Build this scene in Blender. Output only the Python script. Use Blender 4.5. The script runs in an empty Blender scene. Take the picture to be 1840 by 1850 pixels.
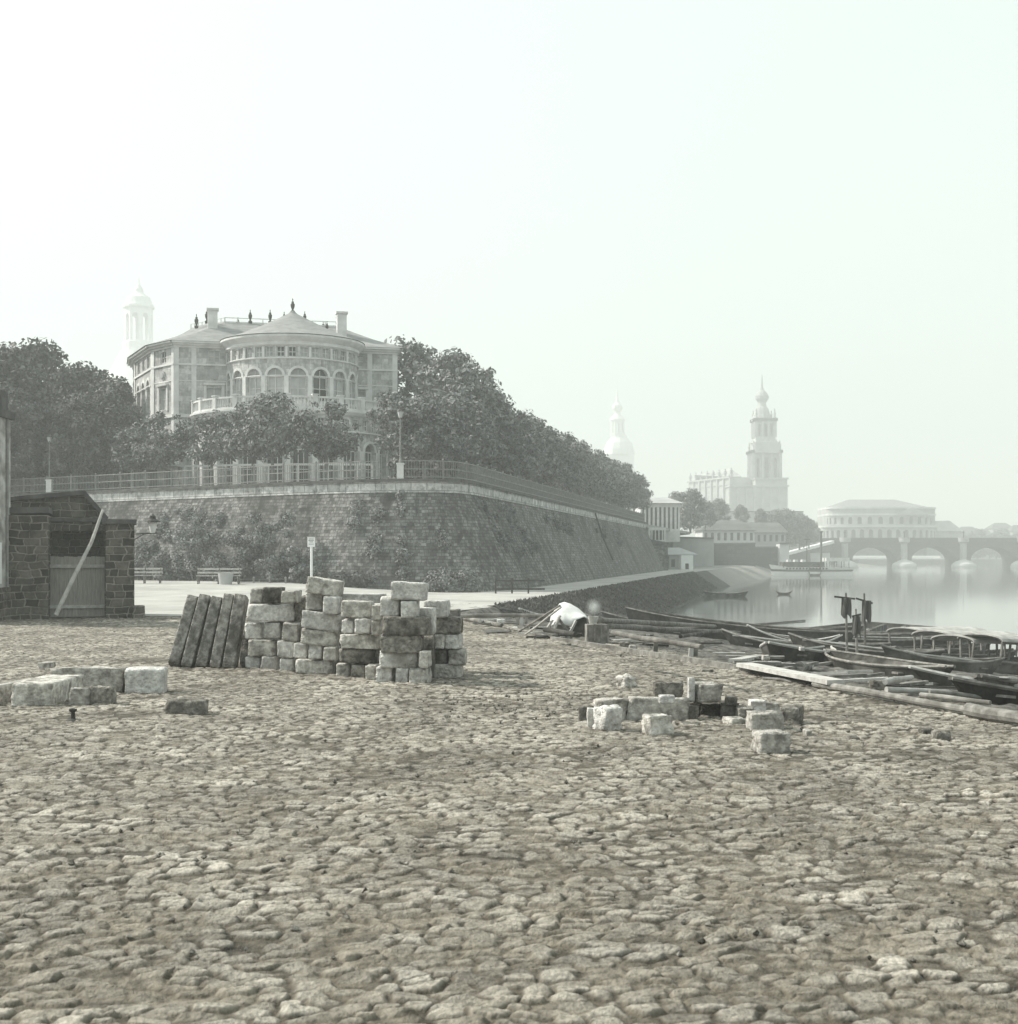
import bpy, math, random
import numpy as np
from mathutils import Vector, Matrix
R = math.radians
C = bpy.context.scene.collection
S = bpy.context.scene
random.seed(7)
# ------------------------------------------------------------------ camera
F, CX, HY, CZ = 2528.0, 920.0, 1003.0, 2.1      # focal length in photo pixels, centre column, horizon row, eye height
cam = bpy.data.cameras.new('camera'); camo = bpy.data.objects.new('camera', cam); C.objects.link(camo)
cam.sensor_fit = 'HORIZONTAL'; cam.sensor_width = 36; cam.lens = F / 1840 * 36
cam.shift_y = (HY - 925) / 1840
cam.clip_start = 0.3; cam.clip_end = 6000
camo.location = (0, 0, CZ); camo.rotation_euler = (R(90), 0, 0)
S.camera = camo
cam.dof.use_dof = True; cam.dof.focus_distance = 45; cam.dof.aperture_fstop = 5.6
# ------------------------------------------------------------------ sky, sun, exposure
SUN_EL, SUN_AZ = 40, -72        # azimuth from +Y, clockwise positive: sun stands on the left
w = bpy.data.worlds.new('World'); S.world = w; w.use_nodes = True
nt = w.node_tree; bg = nt.nodes['Background']
sky = nt.nodes.new('ShaderNodeTexSky'); sky.sky_type = 'NISHITA'; sky.sun_disc = False
sky.sun_elevation = R(SUN_EL); sky.sun_rotation = R(SUN_AZ); sky.dust_density = 7; sky.air_density = 1.6; sky.ozone_density = 1
bw = nt.nodes.new('ShaderNodeRGBToBW'); nt.links.new(sky.outputs[0], bw.inputs[0])
pw = nt.nodes.new('ShaderNodeMath'); pw.operation = 'POWER'; pw.inputs[1].default_value = 0.30
nt.links.new(bw.outputs[0], pw.inputs[0])
tn = nt.nodes.new('ShaderNodeVectorMath'); tn.operation = 'SCALE'; tn.inputs[0].default_value = (5.95, 6.85, 6.6)
nt.links.new(pw.outputs[0], tn.inputs['Scale'])
nt.links.new(tn.outputs[0], bg.inputs[0]); bg.inputs[1].default_value = 0.080
sl = bpy.data.lights.new('sun', 'SUN'); sl.energy = 5.0; sl.angle = R(1.2); sl.color = (1, 0.95, 0.86)
so = bpy.data.objects.new('sun', sl); C.objects.link(so)
d = Vector((math.sin(R(SUN_AZ)) * math.cos(R(SUN_EL)), math.cos(R(SUN_AZ)) * math.cos(R(SUN_EL)), math.sin(R(SUN_EL))))
so.rotation_euler = d.to_track_quat('Z', 'Y').to_euler()
S.view_settings.view_transform = 'Standard'; S.view_settings.look = 'None'
S.view_settings.exposure = 0.47; S.view_settings.gamma = 1
S.cycles.volume_bounces = 1; S.cycles.max_bounces = 6; S.cycles.transparent_max_bounces = 8

# ------------------------------------------------------------------ helpers
def tag(o, label=None, cat=None, group=None, kind=None):
    if label: o['label'] = label
    if cat: o['category'] = cat
    if group: o['group'] = group
    if kind: o['kind'] = kind
    return o
def thing(name, label, cat, loc=(0, 0, 0), rotz=0, group=None):
    o = bpy.data.objects.new(name, None); C.objects.link(o); o.location = loc; o.rotation_euler = (0, 0, rotz)
    o.empty_display_size = 0.2
    return tag(o, label, cat, group)
def copy_tree(o, parent=None):
    c = o.copy(); C.objects.link(c)
    if parent: c.parent = parent
    for ch in list(o.children): copy_tree(ch, c)
    return c
class MB:
    def __init__(s): s.v = []; s.f = []
    def add(s, vs, fs):
        n = len(s.v); s.v += [tuple(p) for p in vs]; s.f += [tuple(i + n for i in q) for q in fs]; return s
    def box(s, c, d, rz=0, top=1.0, m=None):
        x, y, z = d[0] / 2, d[1] / 2, d[2] / 2
        vs = [(-x, -y, -z), (x, -y, -z), (x, y, -z), (-x, y, -z), (-x * top, -y * top, z), (x * top, -y * top, z), (x * top, y * top, z), (-x * top, y * top, z)]
        ca, sa = math.cos(rz), math.sin(rz)
        o = []
        for p in vs:
            if m is not None: q = m @ Vector(p); o.append((q.x + c[0], q.y + c[1], q.z + c[2]))
            else: o.append((c[0] + p[0] * ca - p[1] * sa, c[1] + p[0] * sa + p[1] * ca, c[2] + p[2]))
        return s.add(o, [(0, 3, 2, 1), (4, 5, 6, 7), (0, 1, 5, 4), (1, 2, 6, 5), (2, 3, 7, 6), (3, 0, 4, 7)])
    def bb(s, x0, x1, y0, y1, z0, z1): return s.box(((x0 + x1) / 2, (y0 + y1) / 2, (z0 + z1) / 2), (x1 - x0, y1 - y0, z1 - z0))
    def bar(s, a, b, wd, ht=None):          # square bar between two points
        a = Vector(a); b = Vector(b); ht = ht or wd; d = b - a
        if d.length < 1e-6: return s
        x = d.normalized(); up = Vector((0, 0, 1)) if abs(x.z) < 0.95 else Vector((0, 1, 0))
        y = up.cross(x).normalized(); z = x.cross(y)
        vs = []
        for p in (a, b):
            for sy, sz in ((-1, -1), (1, -1), (1, 1), (-1, 1)): vs.append(p + y * sy * wd / 2 + z * sz * ht / 2)
        return s.add(vs, [(0, 1, 2, 3), (4, 7, 6, 5), (0, 4, 5, 1), (1, 5, 6, 2), (2, 6, 7, 3), (3, 7, 4, 0)])
    def tube(s, pts, r, n=8):
        if not isinstance(r, (list, tuple)): r = [r] * len(pts)
        vs, fs = [], []
        for i, p in enumerate(pts):
            a = Vector(pts[max(i - 1, 0)]); b = Vector(pts[min(i + 1, len(pts) - 1)]); x = (b - a).normalized()
            up = Vector((0, 0, 1)) if abs(x.z) < 0.9 else Vector((1, 0, 0))
            y = up.cross(x).normalized(); z = x.cross(y)
            for k in range(n):
                t = 2 * math.pi * k / n; vs.append(Vector(p) + (y * math.cos(t) + z * math.sin(t)) * r[i])
        for i in range(len(pts) - 1):
            for k in range(n): fs.append((i * n + k, i * n + (k + 1) % n, (i + 1) * n + (k + 1) % n, (i + 1) * n + k))
        fs.append(tuple(range(n - 1, -1, -1))); fs.append(tuple((len(pts) - 1) * n + k for k in range(n)))
        return s.add(vs, fs)
    def lathe(s, prof, c=(0, 0, 0), n=16, a0=0, a1=2 * math.pi):
        full = abs(a1 - a0 - 2 * math.pi) < 1e-6; m = n if full else n + 1
        vs, fs = [], []
        for r, z in prof:
            for k in range(m):
                t = a0 + (a1 - a0) * k / n; vs.append((c[0] + r * math.cos(t), c[1] + r * math.sin(t), c[2] + z))
        for i in range(len(prof) - 1):
            for k in range(n):
                k2 = (k + 1) % m if full else k + 1
                fs.append((i * m + k, i * m + k2, (i + 1) * m + k2, (i + 1) * m + k))
        if full and prof[-1][0] > 0.001: fs.append(tuple((len(prof) - 1) * m + k for k in range(n)))
        return s.add(vs, fs)
    def prism(s, poly, z0, z1):
        n = len(poly)
        vs = [(x, y, z0) for x, y in poly] + [(x, y, z1) for x, y in poly]
        return s.add(vs, [tuple(range(n - 1, -1, -1)), tuple(range(n, 2 * n))] + [(i, (i + 1) % n, n + (i + 1) % n, n + i) for i in range(n)])
    def build(s, name, m, parent=None, smooth=False, world=False):
        me = bpy.data.meshes.new(name)
        v = s.v
        if world and parent is not None:
            l = parent.location; v = [(p[0] - l[0], p[1] - l[1], p[2] - l[2]) for p in v]
        me.from_pydata([tuple(p) for p in v], [], s.f); me.materials.append(m)
        if smooth: me.polygons.foreach_set('use_smooth', [True] * len(me.polygons))
        o = bpy.data.objects.new(name, me); C.objects.link(o)
        if parent is not None: o.parent = parent
        return o
def solo(mb, name, m, label, cat, loc, group=None, smooth=False, rotz=0):
    o = mb.build(name, m, None, smooth); o.location = loc; o.rotation_euler = (0, 0, rotz); return tag(o, label, cat, group)
def W(px, py, Y): return Vector(((px - CX) / F * Y, Y, CZ - (py - HY) / F * Y))

def arch_bay(mbw, mbg, f, s0, s1, z0, z1, w, sill, spring, depth, arch=True, rise=None, n=8, ring=None, frame=None, head=None, mull=2):
    """wall bay s0..s1, z0..z1 with one recessed opening; f(s, z, d) -> point, d = depth into the wall"""
    c = (s0 + s1) / 2; a, b = c - w / 2, c + w / 2
    def q(p): mbw.add([f(*t) for t in p], [(0, 1, 2, 3)])
    for u, v in ((s0, a), (b, s1)):
        if v - u > 1e-4: q([(u, z0, 0), (v, z0, 0), (v, z1, 0), (u, z1, 0)])
    if sill > z0 + 1e-4: q([(a, z0, 0), (b, z0, 0), (b, sill, 0), (a, sill, 0)])
    if arch: top = [(c - w / 2 * math.cos(math.pi * i / n), spring + (rise or w / 2) * math.sin(math.pi * i / n)) for i in range(n + 1)]
    else: top = [(a, head or spring), (b, head or spring)]
    for (x0, y0), (x1, y1) in zip(top[:-1], top[1:]): q([(x0, y0, 0), (x1, y1, 0), (x1, z1, 0), (x0, z1, 0)])
    out = [(a, sill)] + top + [(b, sill)]
    for (x0, y0), (x1, y1) in zip(out, out[1:] + out[:1]): q([(x0, y0, 0), (x0, y0, depth), (x1, y1, depth), (x1, y1, 0)])
    if mbg is not None:
        vs = [f(x, y, depth) for x, y in out]; mbg.add(vs, [tuple(range(len(vs)))])
    if ring is not None:      # archivolt standing proud
        rw, pr = 0.16 * w, 0.06
        for i in range(len(top) - 1):
            (x0, y0), (x1, y1) = top[i], top[i + 1]
            if arch:
                k = 1 + 2 * rw / w
                X0, Y0, X1, Y1 = c + (x0 - c) * k, spring + (y0 - spring) * k, c + (x1 - c) * k, spring + (y1 - spring) * k
            else: X0, Y0, X1, Y1 = x0, y0 + rw, x1, y1 + rw
            P = [f(x0, y0, -pr), f(x1, y1, -pr), f(X1, Y1, -pr), f(X0, Y0, -pr), f(X0, Y0, 0), f(X1, Y1, 0), f(x0, y0, 0), f(x1, y1, 0)]
            ring.add(P, [(0, 1, 2, 3), (3, 2, 5, 4), (6, 7, 1, 0)])
    if frame is not None:
        t = 0.05; H = top[len(top) // 2][1] if arch else top[0][1]
        def fb(x0, x1, y0, y1):
            P = [f(x0, y0, depth - .06), f(x1, y0, depth - .06), f(x1, y1, depth - .06), f(x0, y1, depth - .06), f(x0, y0, depth), f(x1, y0, depth), f(x1, y1, depth), f(x0, y1, depth)]
            frame.add(P, [(0, 1, 2, 3), (0, 4, 5, 1), (3, 2, 6, 7), (0, 3, 7, 4), (1, 5, 6, 2)])
        fb(a, a + t, sill, spring); fb(b - t, b, sill, spring)
        for i in range(1, mull): x = a + w * i / mull; fb(x - t / 2, x + t / 2, sill, spring + (w * .42 if arch and i * 2 == mull else 0))
        if arch: fb(a, b, spring - t, spring + t)
        fb(a, b, sill, sill + t)
        m = (sill + spring) / 2; fb(a, b, m - t / 2, m + t / 2)
# ------------------------------------------------------------------ materials
MATS = {}
def mat(name, c1, c2=None, sc=3.0, rough=0.9, bump=0.0, bsc=None, det=6, spec=0.25, rnd=0.0, stain=None, coord='Object', stretch=(1, 1, 1)):
    m = bpy.data.materials.new(name); m.use_nodes = True; n = m.node_tree.nodes; L = m.node_tree.links
    b = n['Principled BSDF']; b.inputs['Roughness'].default_value = rough; b.inputs['Specular IOR Level'].default_value = spec
    tc = n.new('ShaderNodeTexCoord'); mp = n.new('ShaderNodeMapping'); mp.inputs['Scale'].default_value = stretch
    L.new(tc.outputs[coord], mp.inputs[0]); vec = mp.outputs[0]
    c2 = c2 or c1
    nz = n.new('ShaderNodeTexNoise'); nz.inputs['Scale'].default_value = sc; nz.inputs['Detail'].default_value = det; nz.inputs['Roughness'].default_value = .62
    if rnd:
        oi = n.new('ShaderNodeObjectInfo'); vm = n.new('ShaderNodeVectorMath'); vm.operation = 'MULTIPLY_ADD'
        cb = n.new('ShaderNodeCombineXYZ')
        for k in range(3): L.new(oi.outputs['Random'], cb.inputs[k])
        L.new(cb.outputs[0], vm.inputs[0]); vm.inputs[1].default_value = (37, 53, 71); L.new(vec, vm.inputs[2]); vec = vm.outputs[0]
    L.new(vec, nz.inputs['Vector'])
    rp = n.new('ShaderNodeValToRGB'); rp.color_ramp.elements[0].position = .36; rp.color_ramp.elements[1].position = .64
    rp.color_ramp.elements[0].color = (*c1, 1); rp.color_ramp.elements[1].color = (*c2, 1)
    L.new(nz.outputs[0], rp.inputs[0]); col = rp.outputs[0]
    if stain:
        n2 = n.new('ShaderNodeTexNoise'); n2.inputs['Scale'].default_value = stain[1]; n2.inputs['Detail'].default_value = 5; L.new(vec, n2.inputs['Vector'])
        r2 = n.new('ShaderNodeMapRange'); r2.inputs[1].default_value = .5; r2.inputs[2].default_value = .68; L.new(n2.outputs[0], r2.inputs[0])
        mx = n.new('ShaderNodeMixRGB'); L.new(r2.outputs[0], mx.inputs[0]); L.new(col, mx.inputs[1]); mx.inputs[2].default_value = (*stain[0], 1); col = mx.outputs[0]
    if rnd:
        mr = n.new('ShaderNodeMapRange'); L.new(oi.outputs['Random'], mr.inputs[0]); mr.inputs[3].default_value = 1 - rnd; mr.inputs[4].default_value = 1 + rnd
        vs = n.new('ShaderNodeVectorMath'); vs.operation = 'SCALE'; L.new(col, vs.inputs[0]); L.new(mr.outputs[0], vs.inputs['Scale']); col = vs.outputs[0]
    L.new(col, b.inputs['Base Color'])
    if bump:
        n3 = n.new('ShaderNodeTexNoise'); n3.inputs['Scale'].default_value = bsc or sc * 3; n3.inputs['Detail'].default_value = 8; L.new(vec, n3.inputs['Vector'])
        bp = n.new('ShaderNodeBump'); bp.inputs['Strength'].default_value = bump; bp.inputs['Distance'].default_value = .05
        L.new(n3.outputs[0], bp.inputs['Height']); L.new(bp.outputs[0], b.inputs['Normal'])
    MATS[name] = m; return m
def wallvec(n, L):
    """(distance along the wall, height, 0) for any steep face"""
    g = n.new('ShaderNodeNewGeometry'); cr = n.new('ShaderNodeVectorMath'); cr.operation = 'CROSS_PRODUCT'
    L.new(g.outputs['True Normal'], cr.inputs[0]); cr.inputs[1].default_value = (0, 0, 1)
    nm = n.new('ShaderNodeVectorMath'); nm.operation = 'NORMALIZE'; L.new(cr.outputs[0], nm.inputs[0])
    dt = n.new('ShaderNodeVectorMath'); dt.operation = 'DOT_PRODUCT'; L.new(nm.outputs[0], dt.inputs[0]); L.new(g.outputs['Position'], dt.inputs[1])
    sp = n.new('ShaderNodeSeparateXYZ'); L.new(g.outputs['Position'], sp.inputs[0])
    cb = n.new('ShaderNodeCombineXYZ'); L.new(dt.outputs['Value'], cb.inputs[0]); L.new(sp.outputs[2], cb.inputs[1])
    return cb.outputs[0], g
def masonry(name, c1, c2, mortar, bw=.5, bh=.25, ms=.02, bump=.6, dirt=None, dscale=.5, damt=(.45, .6), fine=None, streak=False, warp=.05):
    m = bpy.data.materials.new(name); m.use_nodes = True; n = m.node_tree.nodes; L = m.node_tree.links
    b = n['Principled BSDF']; b.inputs['Roughness'].default_value = .95; b.inputs['Specular IOR Level'].default_value = .15
    v, g = wallvec(n, L)
    wn = n.new('ShaderNodeTexNoise'); wn.inputs['Scale'].default_value = 1.3; L.new(v, wn.inputs['Vector'])
    wm = n.new('ShaderNodeVectorMath'); wm.operation = 'MULTIPLY_ADD'; L.new(wn.outputs['Color'], wm.inputs[0]); wm.inputs[1].default_value = (warp * 3, warp, 0); L.new(v, wm.inputs[2])
    br = n.new('ShaderNodeTexBrick'); L.new(wm.outputs[0], br.inputs['Vector'])
    br.inputs['Color1'].default_value = (*c1, 1); br.inputs['Color2'].default_value = (*c2, 1); br.inputs['Mortar'].default_value = (*mortar, 1)
    br.inputs['Scale'].default_value = 1; br.inputs['Brick Width'].default_value = bw; br.inputs['Row Height'].default_value = bh
    br.inputs['Mortar Size'].default_value = ms; br.inputs['Mortar Smooth'].default_value = .6
    br.squash = .7; br.squash_frequency = 3; br.offset_frequency = 2
    nz = n.new('ShaderNodeTexNoise'); nz.inputs['Scale'].default_value = 3; nz.inputs['Detail'].default_value = 9; nz.inputs['Roughness'].default_value = .7; L.new(g.outputs['Position'], nz.inputs['Vector'])
    mr = n.new('ShaderNodeMapRange'); L.new(nz.outputs[0], mr.inputs[0]); mr.inputs[1].default_value = .3; mr.inputs[2].default_value = .7; mr.inputs[3].default_value = .6; mr.inputs[4].default_value = 1.35
    vs = n.new('ShaderNodeVectorMath'); vs.operation = 'SCALE'; L.new(br.outputs[0], vs.inputs[0]); L.new(mr.outputs[0], vs.inputs['Scale']); col = vs.outputs[0]
    if dirt:
        mp = n.new('ShaderNodeMapping'); mp.inputs['Scale'].default_value = (1, .28, 1) if streak else (1, 1, 1); L.new(v, mp.inputs[0])
        dn = n.new('ShaderNodeTexNoise'); dn.inputs['Scale'].default_value = dscale; dn.inputs['Detail'].default_value = 8; dn.inputs['Roughness'].default_value = .68; L.new(mp.outputs[0], dn.inputs['Vector'])
        dr = n.new('ShaderNodeMapRange'); L.new(dn.outputs[0], dr.inputs[0]); dr.inputs[1].default_value = damt[0]; dr.inputs[2].default_value = damt[1]; dr.inputs[4].default_value = .85
        mx = n.new('ShaderNodeMixRGB'); L.new(dr.outputs[0], mx.inputs[0]); L.new(col, mx.inputs[1]); mx.inputs[2].default_value = (*dirt, 1); col = mx.outputs[0]
    if fine:
        fn_ = n.new('ShaderNodeTexNoise'); fn_.inputs['Scale'].default_value = 2.2; fn_.inputs['Detail'].default_value = 10; fn_.inputs['Roughness'].default_value = .75; L.new(g.outputs['Position'], fn_.inputs['Vector'])
        fr_ = n.new('ShaderNodeMapRange'); L.new(fn_.outputs[0], fr_.inputs[0]); fr_.inputs[1].default_value = .47; fr_.inputs[2].default_value = .60; fr_.inputs[4].default_value = .75
        mx = n.new('ShaderNodeMixRGB'); L.new(fr_.outputs[0], mx.inputs[0]); L.new(col, mx.inputs[1]); mx.inputs[2].default_value = (*fine, 1); col = mx.outputs[0]
    L.new(col, b.inputs['Base Color'])
    ad = n.new('ShaderNodeMath'); ad.operation = 'MULTIPLY_ADD'; L.new(br.outputs['Fac'], ad.inputs[0]); ad.inputs[1].default_value = -.7; L.new(nz.outputs[0], ad.inputs[2])
    bp = n.new('ShaderNodeBump'); bp.inputs['Strength'].default_value = bump; bp.inputs['Distance'].default_value = .06
    L.new(ad.outputs[0], bp.inputs['Height']); L.new(bp.outputs[0], b.inputs['Normal'])
    MATS[name] = m; return m
def g(v, wm=0.0): return (v * (1 + wm), v, v * (1 - 1.4 * wm))
M_stone = mat('sandstone_block', g(.28, .06), g(.58, .05), sc=11, bump=1.0, bsc=20, rnd=.22, stain=(g(.15, .07), 6), rough=.95, spec=.1, det=10)
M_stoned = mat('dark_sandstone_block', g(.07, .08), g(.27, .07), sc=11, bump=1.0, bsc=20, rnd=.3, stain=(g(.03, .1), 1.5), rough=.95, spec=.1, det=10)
M_slab = mat('slab_stone', g(.13, .06), g(.36, .05), sc=9, bump=1.0, bsc=22, rnd=.15, stain=(g(.09, .07), 4), rough=.95, spec=.1)
M_stonel = mat('pale_sandstone_block', g(.38, .03), g(.70, .03), sc=11, bump=1.0, bsc=20, rnd=.15, stain=(g(.2, .06), 1.5), rough=.95, spec=.1)
M_wall = masonry('bastion_masonry', g(.10, .02), g(.30, .02), g(.05, .02), .34, .19, .018, .22, dirt=g(.03, .02), dscale=.42, damt=(.42, .66), streak=True, warp=.09, fine=g(.03, .02))
M_course = masonry('parapet_stone', g(.42, .01), g(.6, .01), g(.25), .9, .45, .03, .6, dirt=g(.13), dscale=1.3, damt=(.5, .64))
M_coping = mat('coping_stone', g(.05, .02), g(.12, .02), sc=2, bump=.4)
M_gate = masonry('shed_rubble', g(.03, .1), g(.14, .1), g(.24, .08), .44, .25, .03, 1.0, dirt=g(.025, .1), dscale=1.1, damt=(.52, .66), warp=.2)
M_plast = mat('worn_plaster', g(.55, .02), g(.25, .04), sc=1.6, bump=.4, stain=(g(.12, .06), 1.3))
M_palace = masonry('palace_sandstone', g(.34, .01), g(.56, .01), g(.24, .01), 1.1, .42, .008, .15, dirt=g(.20, .01), dscale=.7, damt=(.5, .66), streak=True)
M_trim = mat('palace_trim', g(.54, .01), g(.70, .01), sc=1.2, bump=.2)
M_roof = mat('slate_roof', g(.20), g(.29), sc=1.5, bump=.3, stretch=(1, 1, 3))
M_blind = mat('window_blind', g(.34), g(.48), sc=1)
M_glass = mat('dark_glass', g(.03), g(.07), sc=1, rough=.15, spec=.5)
M_dark = mat('dark_opening', g(.015), g(.03), sc=1)
M_iron = mat('painted_iron', g(.17, .02), g(.26, .02), sc=4, rough=.6)
M_irond = mat('dark_iron', g(.02, .05), g(.05, .05), sc=4, rough=.6)
M_wood = mat('weathered_wood', g(.11, .06), g(.25, .05), sc=5, bump=.3, rnd=.25, stretch=(1, 1, 1), stain=(g(.08, .08), 1.2))
M_woodp = mat('pale_timber', g(.33, .04), g(.5, .03), sc=5, bump=.3, rnd=.12)
M_woodd = mat('tarred_wood', g(.014, .08), g(.045, .08), sc=3, bump=.5, rnd=.3, stain=(g(.13, .05), 1.1))
M_board = mat('gate_boards', g(.22, .06), g(.36, .06), sc=5, bump=.5, stretch=(6, 6, .4))
M_canvas = mat('white_canvas', g(.56, .01), g(.72, .01), sc=2, bump=.4, rough=.95)
M_canvasg = mat('grey_canvas', g(.26, .03), g(.46, .03), sc=2, bump=.3, rough=.95)
M_net = mat('dark_cloth', g(.05, .03), g(.11, .03), sc=5, bump=.3, stretch=(4, 4, .4))
M_leaf = mat('foliage', g(.07, .0), g(.30, .0), sc=1.6, rnd=.15, rough=.8, coord='Object')
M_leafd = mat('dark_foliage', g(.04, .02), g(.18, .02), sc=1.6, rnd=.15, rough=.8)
M_leafl = mat('pale_foliage', g(.12, .0), g(.30, .0), sc=1.5, rnd=.1, rough=.8)
M_bark = mat('bark', g(.10, .02), g(.22, .02), sc=5, bump=.5)
M_sand = mat('gravel_path', g(.33, .04), g(.43, .03), sc=.6, det=9, bump=.5, bsc=8, coord='Object', stain=(g(.27, .03), .25))
M_grass = mat('grass_bank', g(.016, .06), g(.075, .06), sc=1.1, det=12, bump=1, bsc=9)
M_blade = mat('grass_blades', g(.03, .05), g(.13, .05), sc=1.5)
M_white = mat('white_paint', g(.75), g(.82), sc=2)
M_far = mat('far_stone', g(.32, .0), g(.44, .0), sc=.25)
M_farl = mat('far_pale_stone', g(.50, .0), g(.62, .0), sc=.25)
M_fard = mat('far_dark_stone', g(.08), g(.14), sc=.3)
M_bridge = masonry('bridge_stone', g(.05), g(.10), g(.03), 1.6, .8, .05, .4, dirt=g(.06), dscale=.15)
# ------------------------------------------------------------------ terrain
LA, LD = np.array((-1.9, 48.7)), np.array((0.274, -0.962)); LN = np.array((0.962, 0.274))
TY = np.array([-50, 57.7, 88.6, 144, 166, 250, 400, 500, 3000]); TX = np.array([-22, -0.23, 6.0, 17.2, 21.9, 41, 78, 110, 900])
SY = np.array([-50, 57.7, 88.6, 144, 176, 280, 415, 500, 3000]); SX = np.array([-18.8, 2.9, 9.1, 19.9, 27.0, 53, 95, 128, 950])
WATER = -2.0
def hgt(x, y):
    x = np.asarray(x, float); y = np.asarray(y, float)
    u = (x - LA[0]) * LN[0] + (y - LA[1]) * LN[1]
    xt, xs = np.interp(y, TY, TX), np.interp(y, SY, SX)
    bank = np.where(x < xt, 0.0, np.maximum(-2.0 * (x - xt) / (xs - xt), -4.2))
    ramp = np.where(u < 0, 0.0, np.maximum(-0.11 * u, -4.0))
    h = np.where(y > 20, np.maximum(bank, ramp), ramp)
    sm = lambda t: np.clip(t, 0, 1) ** 2 * (3 - 2 * np.clip(t, 0, 1))
    return h + 0.5 * sm((y - 52) / 28) * sm((-x - 3) / 11)
def G(px, py, lift=0.0):
    dx, dz = (px - CX) / F, -(py - HY) / F
    Y = np.arange(4, 400, .05); z = CZ + dz * Y; h = np.maximum(hgt(dx * Y, Y), WATER)
    i = np.argmax(z <= h) if (z <= h).any() else len(Y) - 1
    return Vector((dx * Y[i], Y[i], float(h[i]) + lift))
def H(x, y): return float(hgt(x, y))
def gridmesh(name, X, Y, Z, m, attrs=None, smooth=True):
    nr, nc = X.shape; me = bpy.data.meshes.new(name)
    co = np.stack([X, Y, Z], -1).reshape(-1, 3).astype(np.float32)
    me.vertices.add(nr * nc); me.vertices.foreach_set('co', co.ravel())
    i = np.arange(nr * nc).reshape(nr, nc); q = np.stack([i[:-1, :-1], i[:-1, 1:], i[1:, 1:], i[1:, :-1]], -1).reshape(-1, 4)
    me.loops.add(q.size); me.loops.foreach_set('vertex_index', q.ravel().astype(np.int32))
    me.polygons.add(len(q)); me.polygons.foreach_set('loop_start', np.arange(0, q.size, 4, dtype=np.int32))
    me.polygons.foreach_set('loop_total', np.full(len(q), 4, np.int32)); me.update(calc_edges=True)
    if smooth: me.polygons.foreach_set('use_smooth', np.ones(len(q), bool))
    for k, a in (attrs or {}).items():
        at = me.attributes.new(k, 'FLOAT', 'POINT'); at.data.foreach_set('value', a.ravel().astype(np.float32))
    me.materials.append(m); o = bpy.data.objects.new(name, me); C.objects.link(o); return o
def hsh(i, j, k=0):
    n = (i.astype(np.int64) * 374761393 + j.astype(np.int64) * 668265263 + k * 974711) & 0xffffffff
    n = ((n ^ (n >> 13)) * 1274126177) & 0xffffffff; n = ((n ^ (n >> 16)) * 2246822519) & 0xffffffff
    return ((n ^ (n >> 15)) & 0xffff) / 65535.0
def vnoise(x, y, k=0):
    i, j = np.floor(x), np.floor(y); fx, fy = x - i, y - j; fx = fx * fx * (3 - 2 * fx); fy = fy * fy * (3 - 2 * fy)
    i = i.astype(np.int64); j = j.astype(np.int64)
    return (hsh(i, j, k) * (1 - fx) + hsh(i + 1, j, k) * fx) * (1 - fy) + (hsh(i, j + 1, k) * (1 - fx) + hsh(i + 1, j + 1, k) * fx) * fy
def fbm(x, y, o=4, k=0):
    s = 0; a = .5
    for t in range(o): s = s + a * vnoise(x * 2 ** t, y * 2 ** t, k + t); a *= .5
    return s
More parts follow.
